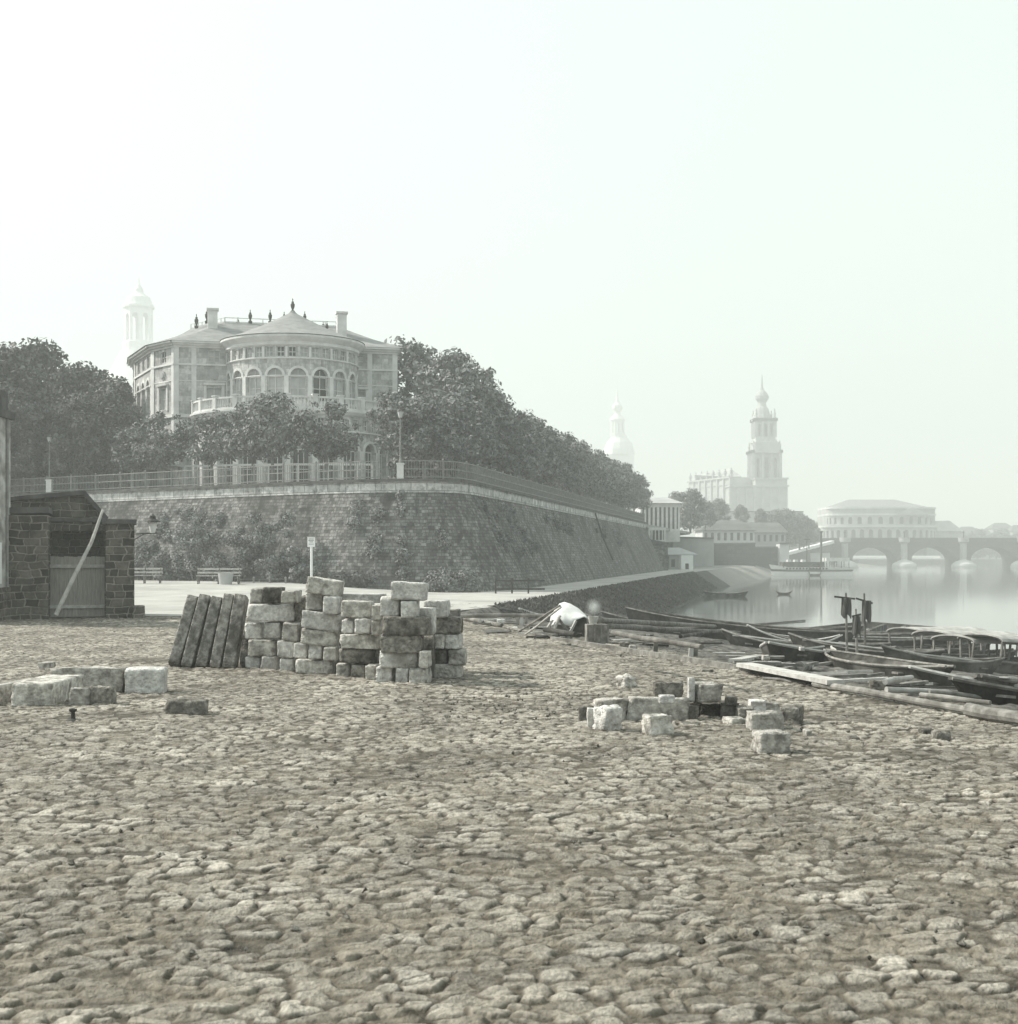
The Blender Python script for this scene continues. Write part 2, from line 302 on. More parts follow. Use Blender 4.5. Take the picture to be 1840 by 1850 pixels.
def cobbles(X, Y):
    wx = X + .35 * (fbm(X * .5, Y * .5, 2, 11) - .4) + .05 * (fbm(X * 6, Y * 6, 2, 13) - .4) + .015 * (fbm(X * 19, Y * 19, 2, 14) - .4)
    wy = Y + .5 * (fbm(X * .35, Y * .35, 3, 21) - .4) + .035 * (fbm(X * 6, Y * 6, 2, 23) - .4) + .012 * (fbm(X * 19, Y * 19, 2, 24) - .4)
    ca, sa = math.cos(.06), math.sin(.06); a = (wx * ca + wy * sa) / .185; b = (-wx * sa + wy * ca) / .112
    bj = np.floor(b).astype(np.int64); best = np.full(X.shape, 9.0); sec = np.full(X.shape, 9.0)
    bi_ = np.zeros(X.shape); dxb = np.zeros(X.shape); dyb = np.zeros(X.shape); id2 = np.zeros(X.shape); id3 = np.zeros(X.shape)
    for dj in (-1, 0, 1):
        j = bj + dj; ash = a + hsh(j, j * 0, 5) * 3; ai = np.floor(ash).astype(np.int64)
        for di in (-1, 0, 1):
            i = ai + di
            cx = i + .5 + (hsh(i, j, 1) - .5) * .9; cy = j + .5 + (hsh(i, j, 2) - .5) * .5
            ux = np.abs(ash - cx); uy = np.abs(b - cy); sz = .66 + .75 * hsh(i, j, 3) ** 1.4
            d = ((ux ** 3.2 + (uy * 1.05) ** 3.2)) ** (1 / 3.2) / sz
            m = d < best; sec = np.where(m, best, np.minimum(sec, d))
            bi_ = np.where(m, hsh(i, j, 9), bi_); id2 = np.where(m, hsh(i, j, 12), id2); id3 = np.where(m, hsh(i, j, 15), id3)
            dxb = np.where(m, (ash - cx), dxb); dyb = np.where(m, (b - cy), dyb); best = np.where(m, d, best)
    e = np.clip((sec - best + .07 * (fbm(X * 9, Y * 9, 3, 51) - .45)) / (.16 + .34 * id3), 0, 1); e = e * e * (3 - 2 * e)
    big = fbm(X * .55, Y * .55, 3, 40)
    miss = (bi_ > .95 - .45 * np.clip((big - .46) * 4, 0, 1)).astype(float)
    t1, t2 = id2 - .5, id3 - .5
    h = .018 * e * (1 - .8 * miss) + .022 * (bi_ - .5) * e * (1 - miss) + e * (1 - .7 * miss) * (.040 * t1 * dxb + (.048 * t2 + .012) * dyb)
    n = fbm(X * 11, Y * 11, 4, 60) - .45
    h = h + .014 * n + .012 * (fbm(X * 30, Y * 30, 2, 66) - .4) + .05 * (fbm(X * .45, Y * .45, 3, 70) - .45)
    return h, bi_, e * (1 - .75 * miss)
def ground():
    yy = 5.2 * np.exp(np.arange(0, 1560) * .00162); tt = np.linspace(-.43, .43, 900)
    Yg, Tg = np.meshgrid(yy, tt, indexing='ij'); Xg = Yg * Tg
    h, idn, e = cobbles(Xg, Yg)
    u = (Xg - LA[0]) * LN[0] + (Yg - LA[1]) * LN[1]
    mud = np.clip((u + .35 + .9 * (fbm(Xg * .7, Yg * .7, 3, 5) - .45)) / .6, 0, 1)
    mud = np.maximum(mud, 0)
    rub = .10 * (fbm(Xg * 3, Yg * 3, 4, 80) - .45) * 1.6
    fade = np.clip((64.5 - Yg) / 4, 0, 1)
    Z = hgt(Xg, Yg) + (h * (1 - mud) + rub * mud) * np.clip(1.25 - Yg / 90, .4, 1) * fade + .012 * fade
    m = bpy.data.materials.new('cobblestones'); m.use_nodes = True; n = m.node_tree.nodes; L = m.node_tree.links
    b = n['Principled BSDF']; b.inputs['Roughness'].default_value = .85; b.inputs['Specular IOR Level'].default_value = .2
    def at(k): a = n.new('ShaderNodeAttribute'); a.attribute_name = k; return a.outputs['Fac']
    def ramp(src, c0, c1, p0=0, p1=1):
        r = n.new('ShaderNodeValToRGB'); r.color_ramp.elements[0].color = (*c0, 1); r.color_ramp.elements[1].color = (*c1, 1)
        r.color_ramp.elements[0].position = p0; r.color_ramp.elements[1].position = p1; L.new(src, r.inputs[0]); return r.outputs[0]
    def mix(f, a, c, bt='MIX'):
        x = n.new('ShaderNodeMixRGB'); x.blend_type = bt
        for s, v in ((0, f), (1, a), (2, c)):
            if hasattr(v, 'is_linked'): L.new(v, x.inputs[s])
            else: x.inputs[s].default_value = v if s == 0 else (*v, 1)
        return x.outputs[0]
    ge = n.new('ShaderNodeNewGeometry')
    def nz(sc, det=6): x = n.new('ShaderNodeTexNoise'); x.inputs['Scale'].default_value = sc; x.inputs['Detail'].default_value = det; L.new(ge.outputs['Position'], x.inputs['Vector']); return x.outputs[0]
    st = ramp(at('stone'), g(.23, .105), g(.51, .09))
    st = mix(.75, st, ramp(nz(28, 12), g(.40), g(1.0), .36, .6), 'MULTIPLY')
    st = mix(1.0, st, ramp(nz(.6, 8), g(.62), g(1.0), .38, .6), 'MULTIPLY')
    pe = n.new('ShaderNodeMath'); pe.operation = 'POWER'; L.new(at('edge'), pe.inputs[0]); pe.inputs[1].default_value = 1.5; col = mix(pe.outputs[0], ramp(nz(9, 8), g(.012, .22), g(.075, .18), .36, .62), st)
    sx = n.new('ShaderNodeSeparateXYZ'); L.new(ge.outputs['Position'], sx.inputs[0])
    ny = n.new('ShaderNodeMapRange'); L.new(sx.outputs[1], ny.inputs[0]); ny.inputs[1].default_value = 5; ny.inputs[2].default_value = 19; ny.inputs[3].default_value = .11; ny.inputs[4].default_value = -.06  # earth tone thickens towards the camera, also painting in a vignette's darkening
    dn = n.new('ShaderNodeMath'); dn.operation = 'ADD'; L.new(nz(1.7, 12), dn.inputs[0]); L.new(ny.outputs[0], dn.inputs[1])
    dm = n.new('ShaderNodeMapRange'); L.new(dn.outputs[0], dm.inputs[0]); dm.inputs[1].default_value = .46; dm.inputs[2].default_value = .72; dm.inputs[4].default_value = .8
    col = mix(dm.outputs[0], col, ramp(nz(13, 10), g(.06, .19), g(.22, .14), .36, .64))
    mudc = ramp(nz(3.5, 10), g(.035, .08), g(.17, .06), .38, .68)
    col = mix(at('mud'), col, mudc)
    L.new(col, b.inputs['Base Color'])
    bp = n.new('ShaderNodeBump'); bp.inputs['Strength'].default_value = .7; bp.inputs['Distance'].default_value = .03; L.new(nz(45, 10), bp.inputs['Height']); L.new(bp.outputs[0], b.inputs['Normal'])
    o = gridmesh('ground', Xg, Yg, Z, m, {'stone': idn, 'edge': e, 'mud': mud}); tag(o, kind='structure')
    # outer terrain: under and beyond the paved sheet, out to the horizon
    a = np.concatenate([-np.geomspace(3000, 60, 24), np.arange(-56, 60, .8), np.geomspace(60, 3000, 40)])
    c = np.concatenate([np.arange(-60, 0, 5.), np.arange(0, 210, 1.), np.geomspace(210, 560, 30)])
    Yt, Xt = np.meshgrid(c, a, indexing='ij'); Zt = hgt(Xt, Yt)
    near = (np.clip((Yt - 1) / 4, 0, 1) * np.clip((64 - Yt) / 3, 0, 1) * np.clip((.43 * Yt - np.abs(Xt)) / 1.0, 0, 1))
    Zt = Zt - .30 * near - .003
    o = gridmesh('terrain', Xt, Yt, Zt, mat('earth', g(.16, .05), g(.26, .04), sc=1.5, bump=.6)); tag(o, kind='structure')
ground()
def sheet(name, poly, dz, m, step=1.0, fn=None):
    """a thin sheet over the terrain inside a polygon given as left/right edge rows"""
    rows = []
    for (y, x0, x1) in poly: rows.append((y, x0, x1))
    ys = np.array([r[0] for r in rows]); yy = np.arange(ys[0], ys[-1] + 1e-6, step)
    t = np.linspace(0, 1, 41); A = np.interp(yy, ys, [r[1] for r in rows]); B = np.interp(yy, ys, [r[2] for r in rows])
    X = A[:, None] + (B - A)[:, None] * t; Y = np.repeat(yy[:, None], 41, 1)
    Z = hgt(X, Y) + dz; return tag(gridmesh(name, X, Y, Z, m), kind='structure')
def tx(y): return float(np.interp(y, TY, TX))
# pale gravel path: forecourt narrowing into the strip under the bastion
sheet('path', [(47.5, -17, -3.2), (50, -30, -2.6), (56, -30, -.6), (60, -34, tx(60) - .2), (70, -36, tx(70) - .3), (88.6, -40, tx(88.6) - .3), (100, -40, tx(100) - .4), (166, 0, tx(166) - .4), (215, 20, tx(215) - .4)], .035, M_sand)
def bank():
    yy = np.arange(56, 185, .35); t = np.linspace(0, 1, 60); A = np.interp(yy, TY, TX) - .25; B = np.interp(yy, SY, SX) + .3
    X = A[:, None] + (B - A)[:, None] * t; Y = np.repeat(yy[:, None], 60, 1)
    Z = hgt(X, Y) + .05 + .10 * (fbm(X * 4, Y * 3, 3, 91) - .4)
    X[:, 0] += .35 * (fbm(Y[:, 0] * .8, Y[:, 0] * 0, 3, 17) - .45)
    tag(gridmesh('grass_bank', X, Y, Z, M_grass), kind='structure')
bank()
def river():
    m = bpy.data.materials.new('river_water'); m.use_nodes = True; n = m.node_tree.nodes; L = m.node_tree.links; b = n['Principled BSDF']
    b.inputs['Base Color'].default_value = (.10, .105, .095, 1); b.inputs['Roughness'].default_value = .06; b.inputs['IOR'].default_value = 1.45
    b.inputs['Specular IOR Level'].default_value = .8
    ge = n.new('ShaderNodeNewGeometry'); mp = n.new('ShaderNodeMapping'); mp.inputs['Scale'].default_value = (.25, 1.0, 1); L.new(ge.outputs['Position'], mp.inputs[0])
    nz = n.new('ShaderNodeTexNoise'); nz.inputs['Scale'].default_value = .5; nz.inputs['Detail'].default_value = 4; L.new(mp.outputs[0], nz.inputs['Vector'])
    bp = n.new('ShaderNodeBump'); bp.inputs['Strength'].default_value = .12; bp.inputs['Distance'].default_value = .04; L.new(nz.outputs[0], bp.inputs['Height']); L.new(bp.outputs[0], b.inputs['Normal'])
    mb = MB(); mb.add([(-6, 15, WATER), (1500, 15, WATER), (1500, 640, WATER), (-6, 640, WATER)], [(0, 1, 2, 3)])
    o = mb.build('river', m); tag(o, kind='structure')
river()
mb = MB(); mb.prism([(-600, 560), (140, 560), (150, 640), (3500, 640), (3500, 3500), (-3500, 3500), (-3500, 560)], WATER - .5, .2)
tag(mb.build('far_bank', mat('far_ground', g(.10), g(.2), sc=.05)), kind='structure')
# ------------------------------------------------------------------ bastion wall
TZ = 6.5
WL = [(-75, 118), (-50, 107), (-35.9, 101), (-28.5, 96), (-19.9, 89.7), (-13.1, 84.5), (-8.5, 81.6), (-6.3, 80.9), (-4.4, 80.9), (-3.1, 82.0), (-2.4, 84.3), (0.2, 97.5), (18.0, 188)]
def smooth_line(pts, step=1.0):
    out = []
    for i in range(len(pts) - 1):
        a, b = Vector(pts[i]), Vector(pts[i + 1]); n = max(1, int((b - a).length / step))
        for k in range(n): out.append(a + (b - a) * k / n)
    out.append(Vector(pts[-1])); return out
def offs(line, d):
    """offset outwards (towards the quay and the river)"""
    o = []
    for i, p in enumerate(line):
        a = line[max(i - 3, 0)]; b = line[min(i + 3, len(line) - 1)]; t = (b - a).normalized()
        o.append(p + Vector((t.y, -t.x)) * d)
    return o
WT = smooth_line(WL, 1.0)
def bastion():
    t = thing('bastion_wall', 'high sloping bastion wall of dark weathered stone under the palace terrace', 'wall', (-2.4, 84, 0))
    rows = [(3.2, -.5), (2.2, 1.6), (1.25, 3.7), (.35, 5.75)]
    mb = MB(); L = [offs(WT, d) for d, z in rows]; n = len(WT)
    vs = []
    for (d, z), ln in zip(rows, L): vs += [(p.x, p.y, z) for p in ln]
    e = len(rows)
    fs = [(k * n + i, k * n + i + 1, (k + 1) * n + i + 1, (k + 1) * n + i) for k in range(e - 1) for i in range(n - 1)]
    mb.add(vs, fs)
    # end face towards the far river stairs
    mb.add([(L[k][-1].x, L[k][-1].y, rows[k][1]) for k in range(e)] + [(12, 189, -.5), (12, 189, 5.75)], [(0, 4, 5, 3, 2, 1)])
    mb.build('masonry_face', M_wall, t, world=True)
    def band(d0, d1, z0, z1, nm, m):
        a, b = offs(WT, d0), offs(WT, d1); q = MB(); k = len(a)
        q.add([(p.x, p.y, z0) for p in b] + [(p.x, p.y, z1) for p in b] + [(p.x, p.y, z1) for p in a] + [(p.x, p.y, z0) for p in a],
              [f for i in range(k - 1) for f in ((i, i + 1, k + i + 1, k + i), (k + i, k + i + 1, 2 * k + i + 1, 2 * k + i), (3 * k + i + 1, 3 * k + i, i, i + 1)[::-1])] + [(k - 1, 4 * k - 1, 3 * k - 1, 2 * k - 1)])
        return q.build(nm, m, t, world=True)
    band(-.6, .40, 5.72, 6.34, 'parapet_course', M_course)
    band(-.6, .55, 6.34, 6.50, 'coping', M_coping)
    # drain strip down the long face
    q = MB(); i = min(range(n), key=lambda k: abs(WT[k].y - 137))
    q.tube([(offs(WT, .50)[i].x, WT[i].y, 6.2), (L[2][i].x + .05, L[2][i].y, 3.7), (L[1][i].x + .05, L[1][i].y, 1.6)], .09, 6)
    q.build('drain_pipe', M_irond, t, world=True)
bastion()
tp = [(p.x, p.y) for p in offs(WT, -.5)] + [(34, 262), (34, 300), (-120, 300), (-120, 118)]
mb = MB(); mb.prism(tp, 6.0, TZ - .06); tag(mb.build('terrace_ground', mat('terrace_earth', g(.22, .02), g(.32, .02), sc=1)), kind='structure')

def railing(name, label, pts, z, h=1.05, post=3.2, gap=.16, group=None, mt=None, rails=(.12, .55, 1.0), thick=.045):
    t = thing(name, label, 'railing', (pts[0][0], pts[0][1], z), 0, group); mt = mt or M_iron
    ln = [Vector((p[0], p[1], 0)) for p in pts]; cum = [0]
    for a, b in zip(ln[:-1], ln[1:]): cum.append(cum[-1] + (b - a).length)
    def at(s):
        for i in range(len(ln) - 1):
            if s <= cum[i + 1] + 1e-6: return ln[i] + (ln[i + 1] - ln[i]) * ((s - cum[i]) / (cum[i + 1] - cum[i]))
        return ln[-1]
    for k in rails:
        q = MB()
        for a, b in zip(ln[:-1], ln[1:]): q.bar((a.x, a.y, z + h * k), (b.x, b.y, z + h * k), thick, thick * 1.2)
        q.build('rail', mt, t, world=True)
    s = 0
    while s < cum[-1]:
        p = at(s); q = MB(); q.box((p.x, p.y, z + h * .52), (.09, .09, h * 1.04)); q.lathe([(.001, 0), (.07, .03), (.05, .1), (.001, .13)], (p.x, p.y, z + h * 1.03), 6); q.build('post', mt, t, world=True); s += post
    if gap:
        q = MB(); s = gap
        while s < cum[-1]: p = at(s); q.bar((p.x, p.y, z + .06), (p.x, p.y, z + h * .99), .026); s += gap
        tag(q.build('pickets', mt, t, world=True), kind='stuff')
    return t
lineA = [(p.x, p.y) for p in offs(WT, .2)]
ci = min(range(len(WT)), key=lambda k: (WT[k] - Vector((-6.4, 80.9))).length)
railing('iron_railing', 'long iron picket railing on the terrace edge left of the lamp post', lineA[:ci], TZ, post=2.6)
railing('iron_railing', 'iron railing curving along the terrace edge right of the lamp post', lineA[ci:], TZ, post=2.6)

# ------------------------------------------------------------------ trees
RNG = np.random.default_rng(5)
def leaf_mesh(name, centres, radii, nleaf, size, seed, m, squash=.8, droop=0):
    r = np.random.default_rng(seed); nc = len(centres); ctr = np.array(centres); rad = np.array(radii)
    w = rad ** 2 / (rad ** 2).sum(); idx = r.choice(nc, nleaf, p=w)
    dv = r.normal(size=(nleaf, 3)); dv /= np.linalg.norm(dv, axis=1)[:, None]
    rr = rad[idx] * (.25 + .9 * r.random(nleaf) ** .7); p = ctr[idx] + dv * rr[:, None] * np.array([1, 1, squash])
    nrm = dv * .9 + r.normal(size=(nleaf, 3)) * .7 + np.array([0, 0, .5]); nrm /= np.linalg.norm(nrm, axis=1)[:, None]
    a = np.cross(nrm, r.normal(size=(nleaf, 3))); a /= np.linalg.norm(a, axis=1)[:, None]; b = np.cross(nrm, a)
    s = size * (.6 + .8 * r.random(nleaf))[:, None]
    v = np.stack([p - a * s, p - b * s * .55, p + a * s, p + b * s * .55], 1).reshape(-1, 3)
    v[:, 2] -= 0
    me = bpy.data.meshes.new(name); me.vertices.add(len(v)); me.vertices.foreach_set('co', v.astype(np.float32).ravel())
    k = nleaf; me.loops.add(4 * k); me.loops.foreach_set('vertex_index', np.arange(4 * k, dtype=np.int32)); me.polygons.add(k)
    me.polygons.foreach_set('loop_start', np.arange(0, 4 * k, 4, dtype=np.int32)); me.polygons.foreach_set('loop_total', np.full(k, 4, np.int32))
    me.update(calc_edges=True); me.materials.append(m); return me
def tree_proto(seed, h, cr, cb, nleaf=9000, ls=.13, m=None, trunk=.18, shape='round', nclump=30):
    """h height, cr crown radius, cb crown bottom; returns (crown mesh, trunk mesh)"""
    r = random.Random(seed); cs, rs = [], []; ch = h - cb
    for i in range(nclump):
        f = r.random(); z = cb + ch * (.08 + .86 * f)
        e = (1 - abs(2 * f - .85) ** 2.4 * .55) if shape == 'round' else (1 - f * .75 if shape == 'cone' else (1 - max(0, f - .7) * 1.6))
        a = r.random() * 6.283; q = cr * max(e, .2) * math.sqrt(r.uniform(.12, 1)) * .82
        cs.append((math.cos(a) * q, math.sin(a) * q, z)); rs.append(cr * r.uniform(.22, .42))
    for i in range(26):   # sprigs that break the outline
        a = r.random() * 6.283; f = r.uniform(.1, .98); e = (1 - abs(2 * f - .85) ** 2.4 * .55) if shape == 'round' else (1 - max(0, f - .7) * 1.6); q = cr * r.uniform(.75, .98) * max(e, .3); cs.append((math.cos(a) * q, math.sin(a) * q, cb + ch * f)); rs.append(cr * r.uniform(.12, .22))
    crown = leaf_mesh('crown', cs, rs, nleaf, ls, seed, m or M_leaf)
    q = MB(); bend = (r.uniform(-.2, .2), r.uniform(-.2, .2))
    q.tube([(0, 0, -.2), (bend[0] * .4, bend[1] * .4, cb * .6), (bend[0], bend[1], cb + ch * .25), (bend[0] * 1.5, bend[1], cb + ch * .7)], [trunk * 1.25, trunk, trunk * .75, trunk * .25], 8)
    for i in range(9):
        c = cs[(i * 3) % nclump]; z0 = cb * .8 + ch * .35 * r.random()
        q.tube([(bend[0] * .8, bend[1] * .8, z0), (c[0] * .5, c[1] * .5, (z0 + c[2]) / 2 + .1), (c[0] * .9, c[1] * .9, c[2])], [trunk * .4, trunk * .26, trunk * .1], 5)
    me = q.build('tmp', M_bark).data; bpy.data.objects.remove(bpy.data.objects['tmp']); return crown, me
def plant_tree(proto, name, label, cat, loc, s=1.0, rz=0, group=None, sz=None):
    t = thing(name, label, cat, loc, rz, group); t.scale = (s, s, sz or s)
    for nm, me in zip(('crown', 'trunk'), proto): o = bpy.data.objects.new(nm, me); C.objects.link(o); o.parent = t
    return t
ORD = ['nearest', 'second', 'third', 'fourth', 'fifth', 'sixth', 'seventh', 'eighth', 'ninth', 'tenth', 'eleventh', 'twelfth', 'thirteenth', 'fourteenth', 'fifteenth', 'sixteenth', 'seventeenth', 'eighteenth', 'nineteenth', 'twentieth', 'twenty-first', 'twenty-second', 'twenty-third', 'twenty-fourth', 'twenty-fifth', 'twenty-sixth', 'twenty-seventh', 'twenty-eighth']
PR = [tree_proto(11 + k, 8.6, 3.0, 3.1, 5600, .19, trunk=.17, shape='flat') for k in range(4)]
PB = [tree_proto(31 + k, 11.5, 3.6, 3.4, 5400, .21, trunk=.25) for k in range(4)]
rt = random.Random(3)
k = 0; y = 86.5
while y < 221:      # clipped avenue in front
    x = -2.4 + .197 * (y - 84.3) - 4.6 + rt.uniform(-.3, .3)
    hs = (.64, .70, .78, .84)[k] if k < 4 else .90 + .06 * rt.random()
    plant_tree(PR[k % 4], 'avenue_tree', f'avenue tree behind the railing, {ORD[k]} in the front row from the lamp post', 'tree', (x, y, TZ - .1), hs, rt.random() * 6, 'avenue trees along the terrace railing'); y += 5.6; k += 1
for k in range(12):  # taller row behind
    y = 93 + k * 9.5; x = -2.4 + .197 * (y - 84.3) - 10.3 + rt.uniform(-.7, .7)
    s = [1.0, .98, .9, .86, .82, .8, .78, .78, .76, .76, .74, .74][k]
    if k == 0: x, y, s = -8.6, 119, 1.19
    if k == 1: x, y, s = -4.6, 108, 1.0
    if k == 2: x, y, s = -3.2, 113, .98
    plant_tree(PB[k % 4], 'park_tree', f'taller park tree behind the avenue, {ORD[k]} in the back row from the palace', 'tree', (x, y, TZ - .1), s, rt.random() * 6, 'taller park trees behind the avenue')
# left wood
WD = [(30, 104, 1.16, 'tallest bushy crown at the left edge of the photo'), (-20, 102, 1.1, 'dark crown cut by the left edge of the photo'), (70, 113, 1.13, 'crown with a spiky top left of the palace'), (115, 108, .98, 'wide crown above the stone shed'), (150, 117, 1.12, 'rounded crown between the shed and the palace'), (196, 112, .92, 'crown ending just left of the palace wall'), (228, 121, .98, 'thin crown whose twigs touch the palace corner'), (60, 103, .72, 'low dense crown behind the left railing'), (135, 100, .66, 'low crown above the gate pier'), (200, 103, .70, 'low crown beside the pale kiosk'), (5, 99, .75, 'low crown beside the plastered house')]
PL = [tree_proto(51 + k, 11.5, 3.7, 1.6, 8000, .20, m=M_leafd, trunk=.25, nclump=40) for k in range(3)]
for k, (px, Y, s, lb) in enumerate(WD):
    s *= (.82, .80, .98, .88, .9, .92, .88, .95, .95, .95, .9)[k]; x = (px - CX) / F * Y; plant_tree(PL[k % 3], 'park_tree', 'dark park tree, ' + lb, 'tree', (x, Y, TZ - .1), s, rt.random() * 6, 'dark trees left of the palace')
PF = [tree_proto(71 + k, 5.9, 2.35, 2.1, 3300, .14, trunk=.11, nclump=24, m=(M_leaf, M_leafl, M_leaf)[k]) for k in range(3)]
for k, (px, Y, s, sz, p, lb) in enumerate([(300, 95, .95, .9, 0, 'small tree in front of the left corner of the palace'), (385, 93, .85, .86, 2, 'small low tree in front of the palace between two bigger ones'), (455, 91, .9, .92, 2, 'small tree left of the sunlit glossy one'), (492, 89, .93, .98, 1, 'small tree with glossy pale leaves before the middle of the rotunda'), (588, 88, .92, .90, 0, 'small round tree before the right side of the rotunda'), (772, 88, .9, .84, 2, 'small tree just right of the lamp post'), (250, 98, .9, .8, 2, 'small tree left of the palace corner above the shed')]):
    plant_tree(PF[p], 'lawn_tree', lb, 'tree', ((px - CX) / F * Y, Y, TZ - .1), s, rt.random() * 6, 'small trees on the terrace in front of the palace', sz=sz)
def shrub(name, label, loc, r, h, n=2500, ls=.07, m=None, seed=1, group=None, cat='shrub', flat=1.0, rz=0):
    q = random.Random(seed); cs = [(q.uniform(-.75, .75) * r, q.uniform(-.75, .75) * r * flat, h * q.uniform(.1, .8)) for _ in range(16)]
    me = leaf_mesh('foliage', cs, [min(r, h) * q.uniform(.25, .42) for _ in cs], n, ls, seed, m or M_leaf)
    t = thing(name, label, cat, loc, rz, group); o = bpy.data.objects.new('foliage', me); C.objects.link(o); o.parent = t
    s = MB()
    for c in cs[:9]: s.tube([(c[0] * .15, c[1] * .15, -.1), (c[0] * .8, c[1] * .8, c[2])], [.03, .012], 5)
    s.build('stem', M_bark, t); return t
def on_wall(px, z):  # point on the battered front face seen in photo column px at height z
    d = np.interp(z, [-.5, 1.6, 3.7, 5.75], [3.2, 2.2, 1.25, .35]); ln = offs(WT, d)
    best = min((p for p in ln), key=lambda p: abs(CX + p.x / p.y * F - px) + (0 if p.y < 190 else 900)); return best
for px, z, r, h, m, lb, sd in [(318, .5, 2.3, 2.0, M_leafl, 'pale bushy shrub between the two benches', 1), (838, 0, 2.4, 1.5, M_leafl, 'grey leafy shrub at the foot of the bastion corner left of the barrier', 2), (775, 0, 1.3, .9, M_leafl, 'low grey shrub at the foot of the wall behind the tallest stone stack', 3), (420, .5, 3.0, 3.6, M_leaf, 'dark shrub mass climbing behind the wooden bench', 4), (500, .4, 2.2, 5.2, M_leafl, 'tall glossy bush climbing the wall left of the sign post', 5), (350, .5, 2.6, 4.2, M_leaf, 'dark overgrown bush on the wall above the pale shrub', 6), (270, .5, 2.2, 3.0, M_leaf, 'dark bush on the wall behind the wall lamp', 7), (640, .2, 2.6, 1.0, M_leafd, 'low dark planting along the foot of the wall behind the stone stacks', 8), (560, .3, 1.6, 2.6, M_leaf, 'dark bush at the wall directly behind the sign post', 9)]:
    p = on_wall(px, .3); shrub('wall_shrub', lb, (p.x, p.y - .5, H(p.x, p.y)), r * .62, h * .95, 5200, .085, m, sd, 'shrubs along the foot of the bastion', flat=.45)
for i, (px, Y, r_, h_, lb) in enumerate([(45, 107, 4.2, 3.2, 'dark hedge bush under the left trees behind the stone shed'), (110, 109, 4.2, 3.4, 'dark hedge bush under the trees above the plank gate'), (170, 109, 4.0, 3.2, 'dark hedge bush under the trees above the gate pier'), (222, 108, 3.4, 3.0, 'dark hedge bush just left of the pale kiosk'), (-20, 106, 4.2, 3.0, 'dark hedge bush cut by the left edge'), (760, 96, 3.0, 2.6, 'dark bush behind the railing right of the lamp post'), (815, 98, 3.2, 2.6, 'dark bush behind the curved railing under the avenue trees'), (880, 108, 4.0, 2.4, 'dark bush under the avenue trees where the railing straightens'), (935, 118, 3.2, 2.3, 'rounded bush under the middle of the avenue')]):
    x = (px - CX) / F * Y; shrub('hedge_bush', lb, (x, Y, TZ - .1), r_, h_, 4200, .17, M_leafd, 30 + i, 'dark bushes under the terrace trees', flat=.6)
def ivy(label, pts, seed, m=None, n=3000, wd=.5):
    cs, rs = [], []; q = random.Random(seed)
    for px, z in pts:
        for k in range(3):
            zz = z + q.uniform(-.35, .35); p = on_wall(px + q.uniform(-8, 8), zz); cs.append((p.x, p.y, zz)); rs.append(wd * q.uniform(.4, 1))
    b = cs[-1]; cs2 = [(c[0] - b[0], c[1] - b[1], c[2] - b[2]) for c in cs]
    me = leaf_mesh('ivy', cs2, rs, n, .075, seed, m or M_leaf, squash=1.0); o = bpy.data.objects.new('ivy', me); C.objects.link(o); o.location = b
    tag(o, label, 'ivy', 'ivy patches on the bastion face')
ivy('dark ivy streak running down the bastion face just right of the curved corner', [(862, 5.4), (876, 4.9), (885, 4.4), (893, 3.8), (900, 3.2), (905, 2.5)], 1, n=4200, wd=.42)
ivy('hanging ivy tuft high on the wall right of the corner streak', [(905, 5.1), (915, 4.6), (925, 4.1)], 2, n=2400)
ivy('long low patch of ivy under the parapet in the middle of the receding wall', [(985, 5.0), (1000, 4.8), (1012, 4.5), (1022, 4.2)], 3, n=3200, wd=.6)
ivy('dark tuft of ivy on the wall left of the corner above the sign post', [(655, 4.7), (662, 4.2), (655, 3.8)], 4, n=2000)
ivy('sprawling ivy mat on the front face right of the sign post', [(690, 2.6), (720, 2.9), (745, 2.2), (730, 1.5), (765, 3.0), (700, 1.2), (755, 1.2)], 5, n=5200, wd=.5)
ivy('ivy hanging in narrow tongues near the far end of the receding wall', [(1085, 4.6), (1095, 4.0), (1112, 4.2), (1122, 3.4)], 6, n=2400, wd=.5)
ivy('broad ivy curtain on the left part of the wall below the parapet', [(300, 4.6), (330, 4.9), (360, 4.4), (400, 4.2), (430, 3.4), (300, 3.6), (340, 3.4), (380, 3.0)], 7, n=5200, wd=.6)
ivy('small ivy tuft hanging under the parapet above the front face', [(742, 5.2), (745, 4.7)], 8, n=1200, wd=.35)
ivy('scattered ivy on the wall between the corner streak and the barrier', [(925, 2.8), (940, 2.2), (960, 2.6), (950, 3.3)], 9, n=2600, wd=.45)
